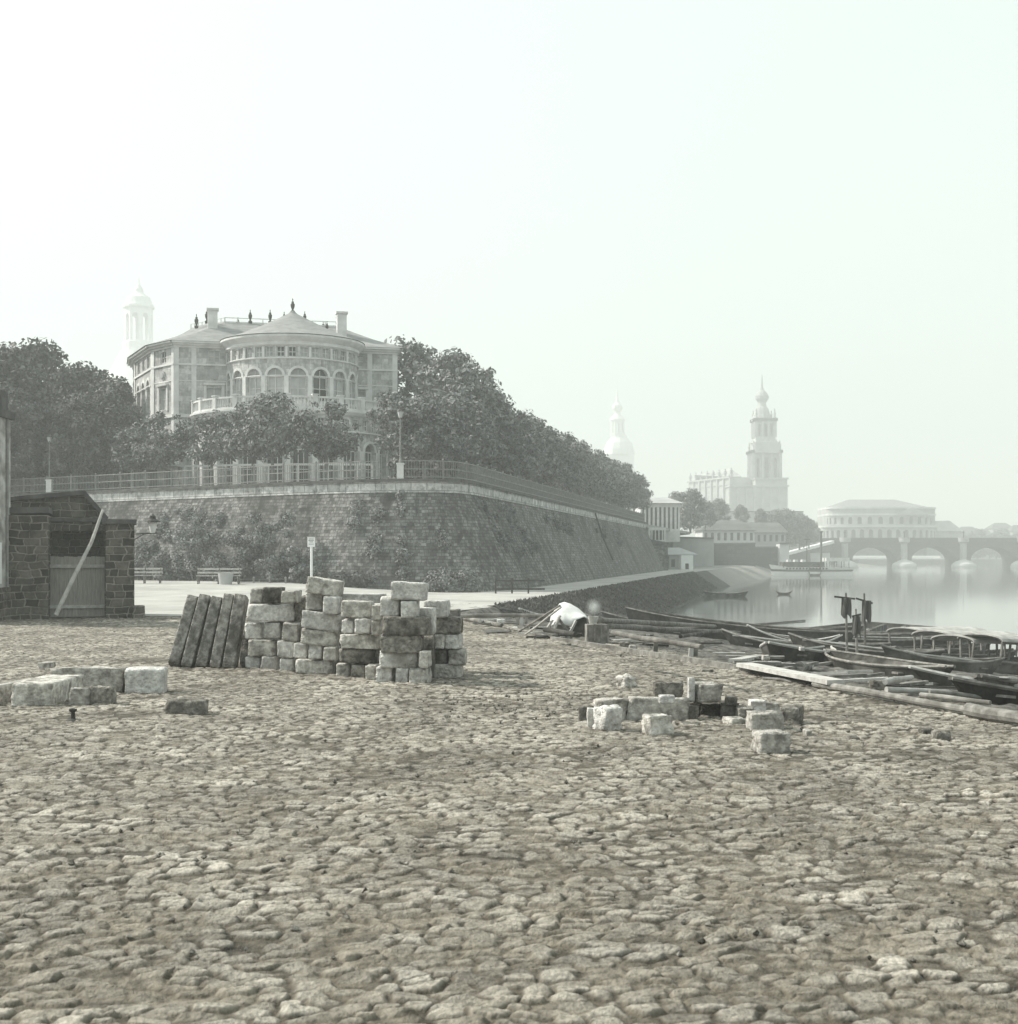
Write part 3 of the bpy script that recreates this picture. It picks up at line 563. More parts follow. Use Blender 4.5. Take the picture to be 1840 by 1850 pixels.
# ------------------------------------------------------------------ palace on the terrace
def palace():
    root = thing('palace', 'pale sandstone palace with a round arcaded rotunda and statues on its hipped slate roof', 'palace', (-17.2, 108.6, TZ - .1), math.atan2(.234, .972))
    wall, tr, ring, gl, bl, fr = MB(), MB(), MB(), MB(), MB(), MB()
    XC = .4
    def cyl(Rr):
        def f(s, z, d):
            t = s / Rr; return (XC + (Rr - d) * math.sin(t), -(Rr - d) * math.cos(t), z)
        return f
    wins = []
    def window(f, *a, blind=False, **kw):
        gm, fm = MB(), MB(); rq = MB() if kw.pop('ring', None) is not None else None
        arch_bay(wall, gm, f, *a, frame=fm, ring=rq, **kw); wins.append((gm, fm, blind, rq))
    # upper rotunda
    Rr = 5.0; f = cyl(Rr); st = R(20) * Rr
    for i in range(-5, 6):
        s = i * st
        window(f, s - st / 2, s + st / 2, 6.3, 10.35, w=st * .68, sill=7.25, spring=9.0, depth=.28, ring=ring, blind=abs(i) < 4 and i != 1, mull=2)
        for j in (-.25, .25):
            c = s + j * st; window(f, c - st / 4, c + st / 4, 10.35, 11.3, w=st * .33, sill=10.45, spring=11.15, depth=.18, arch=False, blind=(i + (j > 0)) % 3 > 0, mull=2)
        a = (s - st / 2) / Rr   # pilaster between bays
        for zz0, zz1, pw in ((7.2, 9.0, .16), (10.4, 11.2, .09)):
            pq = MB(); pq.add([f(s - st / 2 - pw, zz0, -.08), f(s - st / 2 + pw, zz0, -.08), f(s - st / 2 + pw, zz1, -.08), f(s - st / 2 - pw, zz1, -.08), f(s - st / 2 - pw, zz0, 0), f(s - st / 2 + pw, zz0, 0), f(s - st / 2 + pw, zz1, 0), f(s - st / 2 - pw, zz1, 0)], [(0, 1, 2, 3), (0, 4, 5, 1), (3, 2, 6, 7), (4, 0, 3, 7), (1, 5, 6, 2)]); pq.build('pilaster', M_trim, root)
    A0, A1 = math.pi - R(25), 2 * math.pi + R(25)
    def cring(r, z0, z1, pr, mb=tr): mb.lathe([(r, z0), (r + pr, z0 + .04), (r + pr, z1 - .04), (r, z1)], (XC, 0, 0), 48, A0, A1)
    cring(Rr, 10.28, 10.42, .12); cring(Rr, 8.98, 9.08, .06)
    tr.lathe([(Rr, 11.25), (Rr + .15, 11.35), (Rr + .15, 11.55), (Rr + .35, 11.7), (Rr + .55, 11.9), (Rr + .55, 12.05), (Rr, 12.1)], (XC, 0, 0), 60, A0, A1)
    # lower rotunda with deck and balustrade
    R2 = 7.5; f2 = cyl(R2); st2 = R(15) * R2
    for i in range(-6, 7):
        s = i * st2
        window(f2, s - st2 / 2, s + st2 / 2, 0, 4.75, w=st2 * .64, sill=.5, spring=3.4, depth=.35, ring=ring, blind=False, mull=3)
        for j in (-.25, .25):
            c = s + j * st2; window(f2, c - st2 / 4, c + st2 / 4, 4.75, 5.95, w=st2 * .27, sill=4.95, spring=5.7, depth=.2, arch=False, blind=(i % 2 == 0), mull=2)
        pw = .2; z0, z1 = 0, 3.4
        pq = MB(); pq.add([f2(s - st2 / 2 - pw, z0, -.14), f2(s - st2 / 2 + pw, z0, -.14), f2(s - st2 / 2 + pw, z1, -.14), f2(s - st2 / 2 - pw, z1, -.14), f2(s - st2 / 2 - pw, z0, 0), f2(s - st2 / 2 + pw, z0, 0), f2(s - st2 / 2 + pw, z1, 0), f2(s - st2 / 2 - pw, z1, 0)], [(0, 1, 2, 3), (3, 2, 6, 7), (4, 0, 3, 7), (1, 5, 6, 2)]); pq.build('pilaster', M_trim, root)
    cring(R2, 4.7, 4.85, .14)
    tr.lathe([(R2, 5.9), (R2 + .2, 6.0), (R2 + .35, 6.2), (R2 + .35, 6.33), (Rr - .2, 6.36)], (XC, 0, 0), 60, math.pi, 2 * math.pi)
    for i in range(-6, 7):
        a = R(15) * (i - .5); q = MB()
        for dz, wd in ((.0, .34), (.8, .4)): pass
        x, y = XC + (R2 + .05) * math.sin(a), -(R2 + .05) * math.cos(a); q.box((x, y, 6.85), (.36, .36, 1.0), a); q.box((x, y, 7.38), (.46, .46, .08), a); q.build('balustrade_pier', M_trim, root)
    q = MB(); q.lathe([(R2 - .08, 7.15), (R2 + .16, 7.15), (R2 + .16, 7.27), (R2 - .08, 7.27)], (XC, 0, 0), 60, math.pi, 2 * math.pi); q.lathe([(R2 - .1, 6.34), (R2 + .18, 6.34), (R2 + .18, 6.5), (R2 - .1, 6.5)], (XC, 0, 0), 60, math.pi, 2 * math.pi); q.build('balustrade_rail', M_trim, root)
    q = MB()
    for i in range(-48, 49): a = R(90) * i / 48; q.lathe([(.05, 0), (.085, .2), (.04, .42), (.06, .66)], (XC + (R2 + .04) * math.sin(a), -(R2 + .04) * math.cos(a), 6.5), 5)
    tag(q.build('balusters', M_trim, root), kind='stuff')
    # body
    poly = [(-11.9, 14), (-11.7, 10.1), (-10.2, 3.0), (-8.55, 0), (8.55, 0), (8.55, 12), (8.55, 14)]
    def plane(a, b):
        a = Vector(a); b = Vector(b); ex = (b - a).normalized(); nn = Vector((ex.y, -ex.x)); L = (b - a).length
        return (lambda s, z, d: (a.x + ex.x * s - nn.x * d, a.y + ex.y * s - nn.y * d, z)), L, ex, nn
    def plain(f, s0, s1, z0, z1): wall.add([f(s0, z0, 0), f(s1, z0, 0), f(s1, z1, 0), f(s0, z1, 0)], [(0, 1, 2, 3)])
    def winbay(f, s0, s1, med=True):
        c = (s0 + s1) / 2
        plain(f, s0, s1, 0, 6.3)
        window(f, s0, s1, 6.3, 8.9, w=1.15, sill=6.9, spring=8.5, depth=.22, arch=False, blind=True, mull=2)
        tr.add([f(c - .8, 8.72, -.22), f(c + .8, 8.72, -.22), f(c + .8, 8.9, -.25), f(c - .8, 8.9, -.25), f(c - .8, 8.72, 0), f(c + .8, 8.72, 0), f(c + .8, 8.9, 0), f(c - .8, 8.9, 0)], [(0, 1, 2, 3), (0, 4, 5, 1), (3, 2, 6, 7), (4, 0, 3, 7), (1, 5, 6, 2)])
        for sx in (-.68, .68): tr.add([f(c + sx - .1, 6.8, -.08), f(c + sx + .1, 6.8, -.08), f(c + sx + .1, 8.7, -.08), f(c + sx - .1, 8.7, -.08), f(c + sx - .1, 6.8, 0), f(c + sx + .1, 6.8, 0), f(c + sx + .1, 8.7, 0), f(c + sx - .1, 8.7, 0)], [(0, 1, 2, 3), (4, 0, 3, 7), (1, 5, 6, 2)])
        plain(f, s0, s1, 8.9, 10.3)
        window(f, s0, s1, 10.3, 12, w=.85, sill=10.5, spring=11.35, depth=.15, arch=False, blind=(s0 > 1), mull=2)
        if med:
            q = MB(); n = 14
            for rr, dd in ((.36, -.10), (.22, -.16)):
                vs = [f(c + rr * math.cos(6.283 * k / n), 9.55 + rr * math.sin(6.283 * k / n), dd) for k in range(n)] + [f(c + rr * math.cos(6.283 * k / n), 9.55 + rr * math.sin(6.283 * k / n), 0) for k in range(n)]
                q.add(vs, [tuple(range(n))] + [(k, k + n, (k + 1) % n + n, (k + 1) % n) for k in range(n)])
            q.build('medallion', M_far, root)
    # side arcade
    f, L, ex, nn = plane(poly[1], poly[2])
    for i in range(3):
        s0, s1 = .6 + i * 2.0, 2.6 + i * 2.0; plain(f, s0, s1, 0, 6.3)
        window(f, s0, s1, 6.3, 10.3, w=1.3, sill=6.9, spring=8.9, depth=.4, ring=ring, mull=2); window(f, s0, s1, 10.3, 12, w=1.0, sill=10.5, spring=11.4, depth=.2, arch=False, mull=2)
    plain(f, 0, .6, 0, 12); plain(f, 6.6, L, 0, 12)
    f, L, ex, nn = plane(poly[0], poly[1]); plain(f, 0, L, 0, 12)
    f, L, ex, nn = plane(poly[2], poly[3]); winbay(f, 0, L)
    f, L, ex, nn = plane(poly[3], poly[4])
    plain(f, 0, 1.55, 0, 12); winbay(f, 1.55, 4.4); plain(f, 4.4, 12.9, 0, 12); winbay(f, 12.9, 15.2); plain(f, 15.2, L, 0, 12)
    f, L, ex, nn = plane(poly[4], poly[5]); plain(f, 0, L, 0, 12)
    wall.add([(8.55, 14, 0), (-11.9, 14, 0), (-11.9, 14, 12), (8.55, 14, 12)], [(0, 1, 2, 3)])
    # pilasters, string courses and cornice follow the outline
    for i in range(6):
        f, L, ex, nn = plane(poly[i], poly[i + 1])
        def strip(z0, z1, pr, s0=-.0, s1=None, tr=tr):
            s1 = L if s1 is None else s1
            tr.add([f(s0 - pr * .4, z0, -pr), f(s1 + pr * .4, z0, -pr), f(s1 + pr * .4, z1, -pr), f(s0 - pr * .4, z1, -pr), f(s0, z0, 0), f(s1, z0, 0), f(s1, z1, 0), f(s0, z1, 0)], [(0, 1, 2, 3), (0, 4, 5, 1), (3, 2, 6, 7), (4, 0, 3, 7), (1, 5, 6, 2)])
        strip(6.2, 6.45, .2); strip(10.22, 10.36, .1); strip(9.0, 9.08, .05); strip(11.55, 11.72, .12); strip(11.72, 11.87, .3); strip(11.87, 12.02, .5)
        for s0 in ((.0, L - .32) if i != 3 else (.0, 1.3, L - 2.3, L - .32)): pq = MB(); strip(.0, 11.55, .07, s0, s0 + .32, tr=pq); pq.build('pilaster', M_trim, root)
    wall.build('wall', M_palace, root); tr.build('cornice', M_trim, root)
    for gm, fm, blind, rq in wins:
        w_ = gm.build('window', M_blind if blind else M_glass, root); fm.build('frame', M_trim, w_)
        if rq is not None: rq.build('archivolt', M_trim, w_)
    # open dark casement in the second bay right of the middle
    fq = cyl(5.0); s = st; q = MB(); a, b = s - st * .34 + .05, s + st * .34 - .05
    q.add([fq(a, 7.27, .2), fq(b, 7.27, .2), fq(b, 8.05, .2), fq(a, 8.05, .2)], [(0, 1, 2, 3)]); q.build('open_window', M_dark, root)
    # roofs
    ov = .55; ep = [(-12.5, 14.3), (-12.3, 10.0), (-10.75, 2.7), (-8.9, -.55), (9.1, -.55), (9.1, 14.3)]
    q = MB(); rg = [(-7.2, 8.5), (-6.6, 6.8), (-5.6, 5.2), (-4.6, 4.6), (4.4, 4.6), (4.6, 8.5)]
    mid = [((e[0] * .55 + r_[0] * .45), (e[1] * .55 + r_[1] * .45)) for e, r_ in zip(ep, rg)]
    vs = [(x, y, 12.02) for x, y in ep] + [(x, y, 12.95) for x, y in mid] + [(x, y, 14.35) for x, y in rg]
    q.add(vs, [(i, (i + 1) % 6, 6 + (i + 1) % 6, 6 + i) for i in range(6)] + [(6 + i, 6 + (i + 1) % 6, 12 + (i + 1) % 6, 12 + i) for i in range(6)] + [tuple(range(12, 18))])
    q.build('roof', M_roof, root)
    q = MB(); q.lathe([(5.6, 12.1), (4.2, 12.6), (2.6, 13.3), (1.2, 14.0), (.35, 14.45), (.12, 14.7), (0.001, 14.72)], (XC, 0, 0), 48); q.build('rotunda_roof', M_roof, root)
    for x, y in ((-5.6, 3.4), (4.5, 2.6)):
        q = MB(); q.box((x, y, 13.9), (.75, .75, 2.4)); q.box((x, y, 15.1), (.95, .95, .16)); q.build('chimney', M_trim, root)
    q = MB()
    for a, b in (((-4.6, 4.6), (4.4, 4.6)), ((-4.6, 4.6), (-7.2, 8.5))):
        for zz in (14.4, 14.72): q.bar((*a, zz), (*b, zz), .06)
        for k in range(10): t = k / 9; q.bar((a[0] + (b[0] - a[0]) * t, a[1] + (b[1] - a[1]) * t, 14.35), (a[0] + (b[0] - a[0]) * t, a[1] + (b[1] - a[1]) * t, 14.72), .08)
    q.build('roof_balustrade', M_trim, root)
    def fin(x, y, z, s):
        s *= .72
        q = MB(); q.box((x, y, z + .12 * s), (.42 * s, .42 * s, .24 * s)); q.lathe([(.14 * s, .24 * s), (.10 * s, .4 * s), (.21 * s, .7 * s), (.23 * s, .95 * s), (.12 * s, 1.12 * s), (.16 * s, 1.2 * s), (.05 * s, 1.3 * s), (.04 * s, 1.45 * s), (.08 * s, 1.52 * s), (.001, 1.62 * s)], (x, y, z), 8); q.build('roof_statue', M_irond, root)
    for x, y, z, s in ((XC, 0, 14.5, 1.0), (-6.8, 6.0, 14.0, 1.0), (-6.0, 4.6, 14.2, 1.05), (-2.6, 4.6, 14.35, .95), (-3.4, 8.4, 14.4, .9), (-1.1, 3.4, 14.2, .95), (.1, 4.6, 14.35, .9), (1.7, 4.0, 14.4, .85), (3.4, 3.2, 13.6, .8), (4.4, 4.4, 14.5, .9), (3.6, 8, 14.3, .85)): fin(x, y, z, s)
palace()
# kiosk, terrace lamp, fences on the terrace
def lamp_post(name, label, x, y, z, h=2.55, ped=.85):
    t = thing(name, label, 'street lamp', (x, y, z))
    if ped: q = MB(); q.box((0, 0, ped / 2), (.38, .38, ped)); q.box((0, 0, ped + .04), (.46, .46, .08)); q.build('pedestal', M_trim, t)
    b = ped + .08 if ped else 0
    q = MB(); q.lathe([(.09, b), (.09, b + .15), (.05, b + .25), (.04, b + h - .55), (.03, b + h - .45), (.07, b + h - .42), (.05, b + h - .38)], n=8); q.bar((-.2, 0, b + h - .55), (.2, 0, b + h - .55), .025); q.build('pole', M_iron, t)
    q = MB(); q.lathe([(.09, b + h - .38), (.19, b + h - .02)], n=6); q.build('lantern', M_blind, t)
    q = MB(); q.lathe([(.23, b + h - .02), (.12, b + h + .1), (.05, b + h + .14), (.03, b + h + .22), (.001, b + h + .25)], n=6); q.build('lantern_cap', M_irond, t)
p = Vector(lineA[ci]); lamp_post('street_lamp', 'iron street lamp on a pale pedestal at the curved corner of the terrace', p.x, p.y, TZ - .02, 3.0)
p = min(lineA, key=lambda q: abs(CX + q[0] / q[1] * F - 92)); lamp_post('street_lamp', 'street lamp on a pale pedestal in the railing above the shed', p[0], p[1], TZ - .02, 3.0)
t = thing('kiosk', 'pale little kiosk under the trees at the left corner of the palace', 'kiosk', tuple(W(283, 862, 101)))
t.location.z = TZ - .05
q = MB(); q.box((0, 0, 1.0), (3.2, 2, 2.0)); q.build('wall', M_plast, t)
for k in range(3): q = MB(); q.box((-1.1 + k * 1.1, -1.02, 1.1), (.6, .06, 1.3)); q.build('window', M_glass, t)
q = MB(); q.box((0, 0, 2.1), (3.6, 2.4, .2), top=.9); q.build('roof', M_roof, t)
# white veranda posts below the palace
t = thing('veranda', 'row of pale veranda posts with a beam under the small trees before the palace', 'veranda', (-15.3, 98.6, TZ - .05))
for k in range(14):
    q = MB(); x = -8.0 + k * 1.05; y = .02 * (x - 2) ** 2; q.box((x, y, 1.0), (.15, .15, 2.0)); q.build('post', M_trim, t)
    if k < 13: q = MB(); x2 = x + 1.05; q.bar((x, y, 2.05), (x2, .02 * (x2 - 2) ** 2, 2.05), .14); q.build('beam', M_trim, t)
# ------------------------------------------------------------------ far town
def root_at(name, label, cat, px, py, Y, group=None, rz=0): return thing(name, label, cat, tuple(W(px, py, Y)), rz, group)
class Many:
    def __init__(s): s.l = []
    def add(s, v, f): q = MB(); q.add(v, f); s.l.append(q); return s
    def box(s, *a, **k): q = MB(); q.box(*a, **k); s.l.append(q); return s
    def bb(s, *a): q = MB(); q.bb(*a); s.l.append(q); return s
    def build(s, name, m, t):
        for q in s.l[:100]: q.build(name, m, t)
M_faint = mat('haze_paled_stone', g(.7), g(.8), sc=.25)  # stone colour lightened to imitate thicker haze over the two faint towers
def frauen():
    Y = 850; k = Y / F; t = root_at('domed_church', 'faint tall church lantern with open arches fading in the haze left of the palace', 'church', 251, 700, Y)
    z0 = t.location.z; zz = lambda y: CZ - (y - HY) * k - z0
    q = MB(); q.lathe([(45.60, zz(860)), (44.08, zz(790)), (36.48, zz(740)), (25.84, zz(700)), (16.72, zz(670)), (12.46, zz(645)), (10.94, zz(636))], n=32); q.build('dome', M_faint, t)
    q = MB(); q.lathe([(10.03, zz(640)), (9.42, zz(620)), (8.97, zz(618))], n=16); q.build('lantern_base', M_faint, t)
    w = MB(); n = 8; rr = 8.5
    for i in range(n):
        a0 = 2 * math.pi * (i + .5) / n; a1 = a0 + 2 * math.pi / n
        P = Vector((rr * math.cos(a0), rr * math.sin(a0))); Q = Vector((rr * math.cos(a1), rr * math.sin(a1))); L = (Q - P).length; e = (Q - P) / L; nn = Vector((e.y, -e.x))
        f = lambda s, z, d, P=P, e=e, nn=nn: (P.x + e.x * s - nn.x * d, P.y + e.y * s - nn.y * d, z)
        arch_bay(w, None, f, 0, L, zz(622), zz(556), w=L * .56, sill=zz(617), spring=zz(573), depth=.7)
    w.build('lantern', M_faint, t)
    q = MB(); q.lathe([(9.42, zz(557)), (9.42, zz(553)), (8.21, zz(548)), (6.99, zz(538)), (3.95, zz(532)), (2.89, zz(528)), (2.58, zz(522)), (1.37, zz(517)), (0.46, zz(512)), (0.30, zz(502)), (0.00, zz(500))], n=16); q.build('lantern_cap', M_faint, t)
frauen()
def schloss():
    Y = 950; k = Y / F; t = root_at('palace_tower', 'faint slender tower with onion and needle spire behind the end of the trees', 'tower', 1116, 960, Y)
    z0 = t.location.z; zz = lambda y: CZ - (y - HY) * k - z0
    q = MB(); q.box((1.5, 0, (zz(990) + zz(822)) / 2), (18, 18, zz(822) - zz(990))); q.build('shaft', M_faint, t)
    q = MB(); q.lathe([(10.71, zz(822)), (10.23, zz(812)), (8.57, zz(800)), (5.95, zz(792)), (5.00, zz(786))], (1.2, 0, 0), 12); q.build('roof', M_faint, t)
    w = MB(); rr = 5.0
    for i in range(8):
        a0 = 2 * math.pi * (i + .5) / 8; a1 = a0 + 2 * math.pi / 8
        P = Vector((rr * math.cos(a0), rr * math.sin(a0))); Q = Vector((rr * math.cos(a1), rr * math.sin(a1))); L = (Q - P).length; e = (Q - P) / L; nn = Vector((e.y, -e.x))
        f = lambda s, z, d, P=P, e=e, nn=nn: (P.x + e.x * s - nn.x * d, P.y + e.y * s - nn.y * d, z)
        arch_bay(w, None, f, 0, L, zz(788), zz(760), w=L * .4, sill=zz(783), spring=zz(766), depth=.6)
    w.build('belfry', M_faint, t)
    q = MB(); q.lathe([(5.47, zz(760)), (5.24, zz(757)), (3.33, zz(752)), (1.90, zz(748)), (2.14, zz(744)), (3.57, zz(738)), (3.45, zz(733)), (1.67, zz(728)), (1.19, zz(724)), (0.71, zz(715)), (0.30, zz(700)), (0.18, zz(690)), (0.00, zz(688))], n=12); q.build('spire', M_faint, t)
schloss()
def hofkirche():
    Y = 640; k = Y / F; t = root_at('cathedral', 'pale baroque church with a tiered open bell tower and statues in the haze', 'church', 1380, 1000, Y)
    z0 = t.location.z; zz = lambda y: CZ - (y - HY) * k - z0; xx = lambda p: (p - 1380) * k
    w, dk, tr = MB(), Many(), Many()
    # high nave
    def bl(p0, p1, y0, y1, dpt, yo): w.bb(xx(p0), xx(p1), yo, yo + dpt, zz(y1), zz(y0))
    # nave runs back to the left: near end towards the tower, far end at px 1245
    A, B = Vector((xx(1322), 2)), Vector((-28.3, 46)); e = (B - A).normalized(); L = (B - A).length; nn = Vector((-e.y, e.x)); nn = -nn if nn.y > 0 else nn
    def fn(off):
        return lambda s, z, d: (A.x + e.x * s + nn.x * (off - d), A.y + e.y * s + nn.y * (off - d), z)
    f = fn(0); nb = 7
    for i in range(nb):
        s0, s1 = L * i / nb, L * (i + 1) / nb
        arch_bay(w, dk, f, s0, s1, zz(960), zz(862), w=(s1 - s0) * .42, sill=zz(925), spring=zz(898), depth=1.2)
        tr.box((*f(s0, 0, -.3)[:2], (zz(925) + zz(862)) / 2), (1.0, 1.0, zz(862) - zz(925)), math.atan2(e.y, e.x))
    for z0_, z1_, pr in ((zz(863), zz(860), .9), (zz(875), zz(873), .4)): tr.add([f(0, z0_, -pr), f(L, z0_, -pr), f(L, z1_, -pr), f(0, z1_, -pr), f(0, z0_, 0), f(L, z0_, 0), f(L, z1_, 0), f(0, z1_, 0)], [(0, 1, 2, 3), (3, 2, 6, 7), (0, 4, 5, 1), (4, 0, 3, 7), (1, 5, 6, 2)])
    pA = A; pB = B
    w.prism([(A.x, A.y + .3), (xx(1418), 6), (xx(1418), 40), (B.x + 26, B.y + 10), (B.x + .2, B.y)], zz(960), zz(861.5))
    w.build('nave', M_far, t)
    q = MB(); q.add([(A.x, A.y + 4, zz(860)), (xx(1345), 6, zz(860)), (xx(1350), 30, zz(860)), (B.x + 12, B.y + 6, zz(860)), (B.x + 3, B.y, zz(860)), (xx(1330), 16, zz(842)), (xx(1275), 36, zz(850))], [(0, 1, 5), (1, 2, 5), (2, 3, 6, 5), (3, 4, 6), (4, 0, 5, 6)]); q.build('roof', M_far, t)
    for i in range(8):
        p = f(L * i / 7.2, zz(860), .3); q = MB(); q.lathe([(.7, 0), (.5, .8), (.8, 1.8), (.7, 2.8), (.25, 3.2), (.35, 3.7), (.001, 4.1)], p, 6); q.build('statue', M_far, t)
    # lower aisle and front block beneath the tower
    w = MB(); f = lambda s, z, d: (xx(1316) + s, -6 + d, z); Lf = xx(1419) - xx(1316); nb = 7
    for i in range(nb): arch_bay(w, dk, f, Lf * i / nb, Lf * (i + 1) / nb, zz(970), zz(880), w=Lf / nb * .4, sill=zz(920), spring=zz(896), depth=.8); tr.box((xx(1316) + Lf * i / nb, -6.2, (zz(970) + zz(879)) / 2), (1.0, .8, zz(879) - zz(970)))
    w.bb(xx(1316), xx(1419), -5.9, 10, zz(970), zz(880.3)); w.bb(xx(1362), xx(1419), -5, 12, zz(880), zz(866))
    w.build('front', M_far, t)
    tr.bb(xx(1314), xx(1421), -7.2, 10.5, zz(880.5), zz(877.5)); tr.bb(xx(1360), xx(1421), -6, 12.5, zz(867), zz(864))
    # tower tiers
    def tier(p0, p1, y0, y1, open_, nbay=3):
        ww = MB(); hw = (xx(p1) - xx(p0)) / 2; c = (xx(p0) + xx(p1)) / 2; cy = 4
        for sx, sy, ex, ey in ((-1, -1, 1, 0), (1, -1, 0, 1), (1, 1, -1, 0), (-1, 1, 0, -1)):
            P = (c + sx * hw, cy + sy * hw); f = lambda s, z, d, P=P, ex=ex, ey=ey: (P[0] + ex * s - ey * d, P[1] + ey * s + ex * d, z)
            for i in range(nbay): arch_bay(ww, None if open_ else dk, f, 2 * hw * i / nbay, 2 * hw * (i + 1) / nbay, zz(y1), zz(y0), w=2 * hw / nbay * (.5 if i == nbay // 2 else .34), sill=zz(y1 - 2), spring=zz(y0 + (y1 - y0) * .25), depth=1.0)
            for i in range(nbay + 1): tr.box((P[0] + ex * 2 * hw * i / nbay + ey * .4, P[1] + ey * 2 * hw * i / nbay - ex * .4, (zz(y0) + zz(y1)) / 2), (1.0, 1.0, zz(y0) - zz(y1)))
            tr.box((c, cy, zz(y0) + .5), (2 * hw + 2.6, 2 * hw + 2.6, 1.3))
        ww.build('tower_tier', M_far, t)
        for sx in (-1, 1):
            for sy in (-1, 1): q = MB(); q.lathe([(.8, 0), (.5, 1), (.7, 2.4), (.25, 3.3), (.4, 3.9), (.001, 4.6)], (c + sx * hw, cy + sy * hw, zz(y0) + 1.1), 6); q.build('statue', M_far, t)
    tier(1361, 1408, 818, 866, True); tier(1367, 1400, 760, 790, True)
    q = MB(); q.bb(xx(1362), xx(1407), -4, 12, zz(819), zz(800)); q.lathe([(6.6, zz(800)), (5.6, zz(792))], (xx(1384), 4, 0), 8); q.bb(xx(1366), xx(1401), -1, 9, zz(800), zz(789)); q.build('tower_base', M_far, t)
    q = MB(); q.lathe([(5.0, zz(760)), (4.2, zz(750)), (3.6, zz(744)), (2.9, zz(736)), (2.2, zz(733)), (1.9, zz(728)), (2.0, zz(725)), (3.1, zz(719)), (3.2, zz(714)), (2.3, zz(708)), (1.0, zz(703)), (.5, zz(697)), (.35, zz(685)), (.2, zz(676)), (.001, zz(674))], (xx(1380), 4, 0), 12); q.build('spire', M_far, t)
    tr.build('column', M_far, t); dk.build('window', M_fard, t)
hofkirche()
def opera():
    Y = 560; k = Y / F; t = root_at('opera_house', 'broad round fronted opera house with tiered arcades and a low hipped roof above the bridge', 'theatre', 1590, 985, Y)
    z0 = t.location.z; zz = lambda y: CZ - (y - HY) * k - z0; xx = lambda p: (p - 1590) * k
    w, dk, tr = MB(), Many(), Many()
    def arc(p0, p1, yo, bulge, n): return [(xx(p0) + (xx(p1) - xx(p0)) * (.5 - .5 * math.cos(math.pi * i / n)), yo - bulge * math.sin(math.pi * i / n)) for i in range(n + 1)]
    def tier(p0, p1, y0, y1, n, yo, bulge, fw=.5, win=True):
        pts = arc(p0, p1, yo, bulge, n)
        for P, Q in zip(pts[:-1], pts[1:]):
            L = math.hypot(Q[0] - P[0], Q[1] - P[1]); e = ((Q[0] - P[0]) / L, (Q[1] - P[1]) / L); nn = (e[1], -e[0])
            f = lambda s, z, d: (P[0] + e[0] * s - nn[0] * d, P[1] + e[1] * s - nn[1] * d, z)
            if win: arch_bay(w, dk, f, 0, L, zz(y1), zz(y0), w=L * fw, sill=zz(y1 - 3), spring=zz(y0 + (y1 - y0) * .35), depth=.7)
            else: w.add([f(0, zz(y1), 0), f(L, zz(y1), 0), f(L, zz(y0), 0), f(0, zz(y0), 0)], [(0, 1, 2, 3)])
        back = [(xx(p1), 20), (xx(p0), 20)]
        q = MB(); q.prism([(x * 1.01, y - .7) for x, y in pts] + back, zz(y0) - .1, zz(y0) + .6); tr.l.append(q)
        w.add([(xx(p0), yo, zz(y1)), (xx(p0), 20, zz(y1)), (xx(p0), 20, zz(y0)), (xx(p0), yo, zz(y0))], [(0, 3, 2, 1)]); w.add([(xx(p1), yo, zz(y1)), (xx(p1), 20, zz(y1)), (xx(p1), 20, zz(y0)), (xx(p1), yo, zz(y0))], [(0, 1, 2, 3)])
    tier(1482, 1672, 953, 1004, 1, 0, .01, win=False); tier(1482, 1690, 953, 976, 20, -2, 9)
    tier(1497, 1694, 931, 950, 16, 3, 8, .42); tier(1497, 1694, 919, 930.9, 16, 3, 8, win=False)
    w.bb(xx(1672), xx(1735), -2, 16, zz(1004), zz(960)); w.build('wall', M_far, t); tr.build('cornice', M_farl, t); dk.build('window', M_fard, t)
    q = MB(); z1, z2 = zz(918), zz(901); o = arc(1500, 1691, 3, 7, 16) + [(xx(1691), 19), (xx(1500), 19)]; i_ = [(xx(1545) + (xx(1628) - xx(1545)) * (x - o[0][0]) / (xx(1691) - xx(1500)), 9 if y < 12 else 14) for x, y in o]; n = len(o)
    q.add([(x, y, z1) for x, y in o] + [(x, y, z2) for x, y in i_], [(i, (i + 1) % n, n + (i + 1) % n, n + i) for i in range(n)] + [tuple(range(n, 2 * n))]); q.build('roof', M_roof, t)
    q = MB(); q.add([(xx(1612), -6.4, zz(931)), (xx(1670), -6.4, zz(931)), (xx(1641), -6.4, zz(917)), (xx(1612), 4, zz(931)), (xx(1670), 4, zz(931)), (xx(1641), 4, zz(917))], [(0, 1, 2), (0, 2, 5, 3), (1, 4, 5, 2)]); q.build('pediment', M_far, t)
    q = MB(); q.add([(xx(1676), -2.6, zz(960)), (xx(1738), -2.6, zz(960)), (xx(1738), 16, zz(960)), (xx(1676), 16, zz(960)), (xx(1688), 4, zz(941)), (xx(1722), 4, zz(940))], [(0, 1, 5, 4), (1, 2, 5), (2, 3, 4, 5), (3, 0, 4)]); q.build('side_roof', M_far, t)
opera()
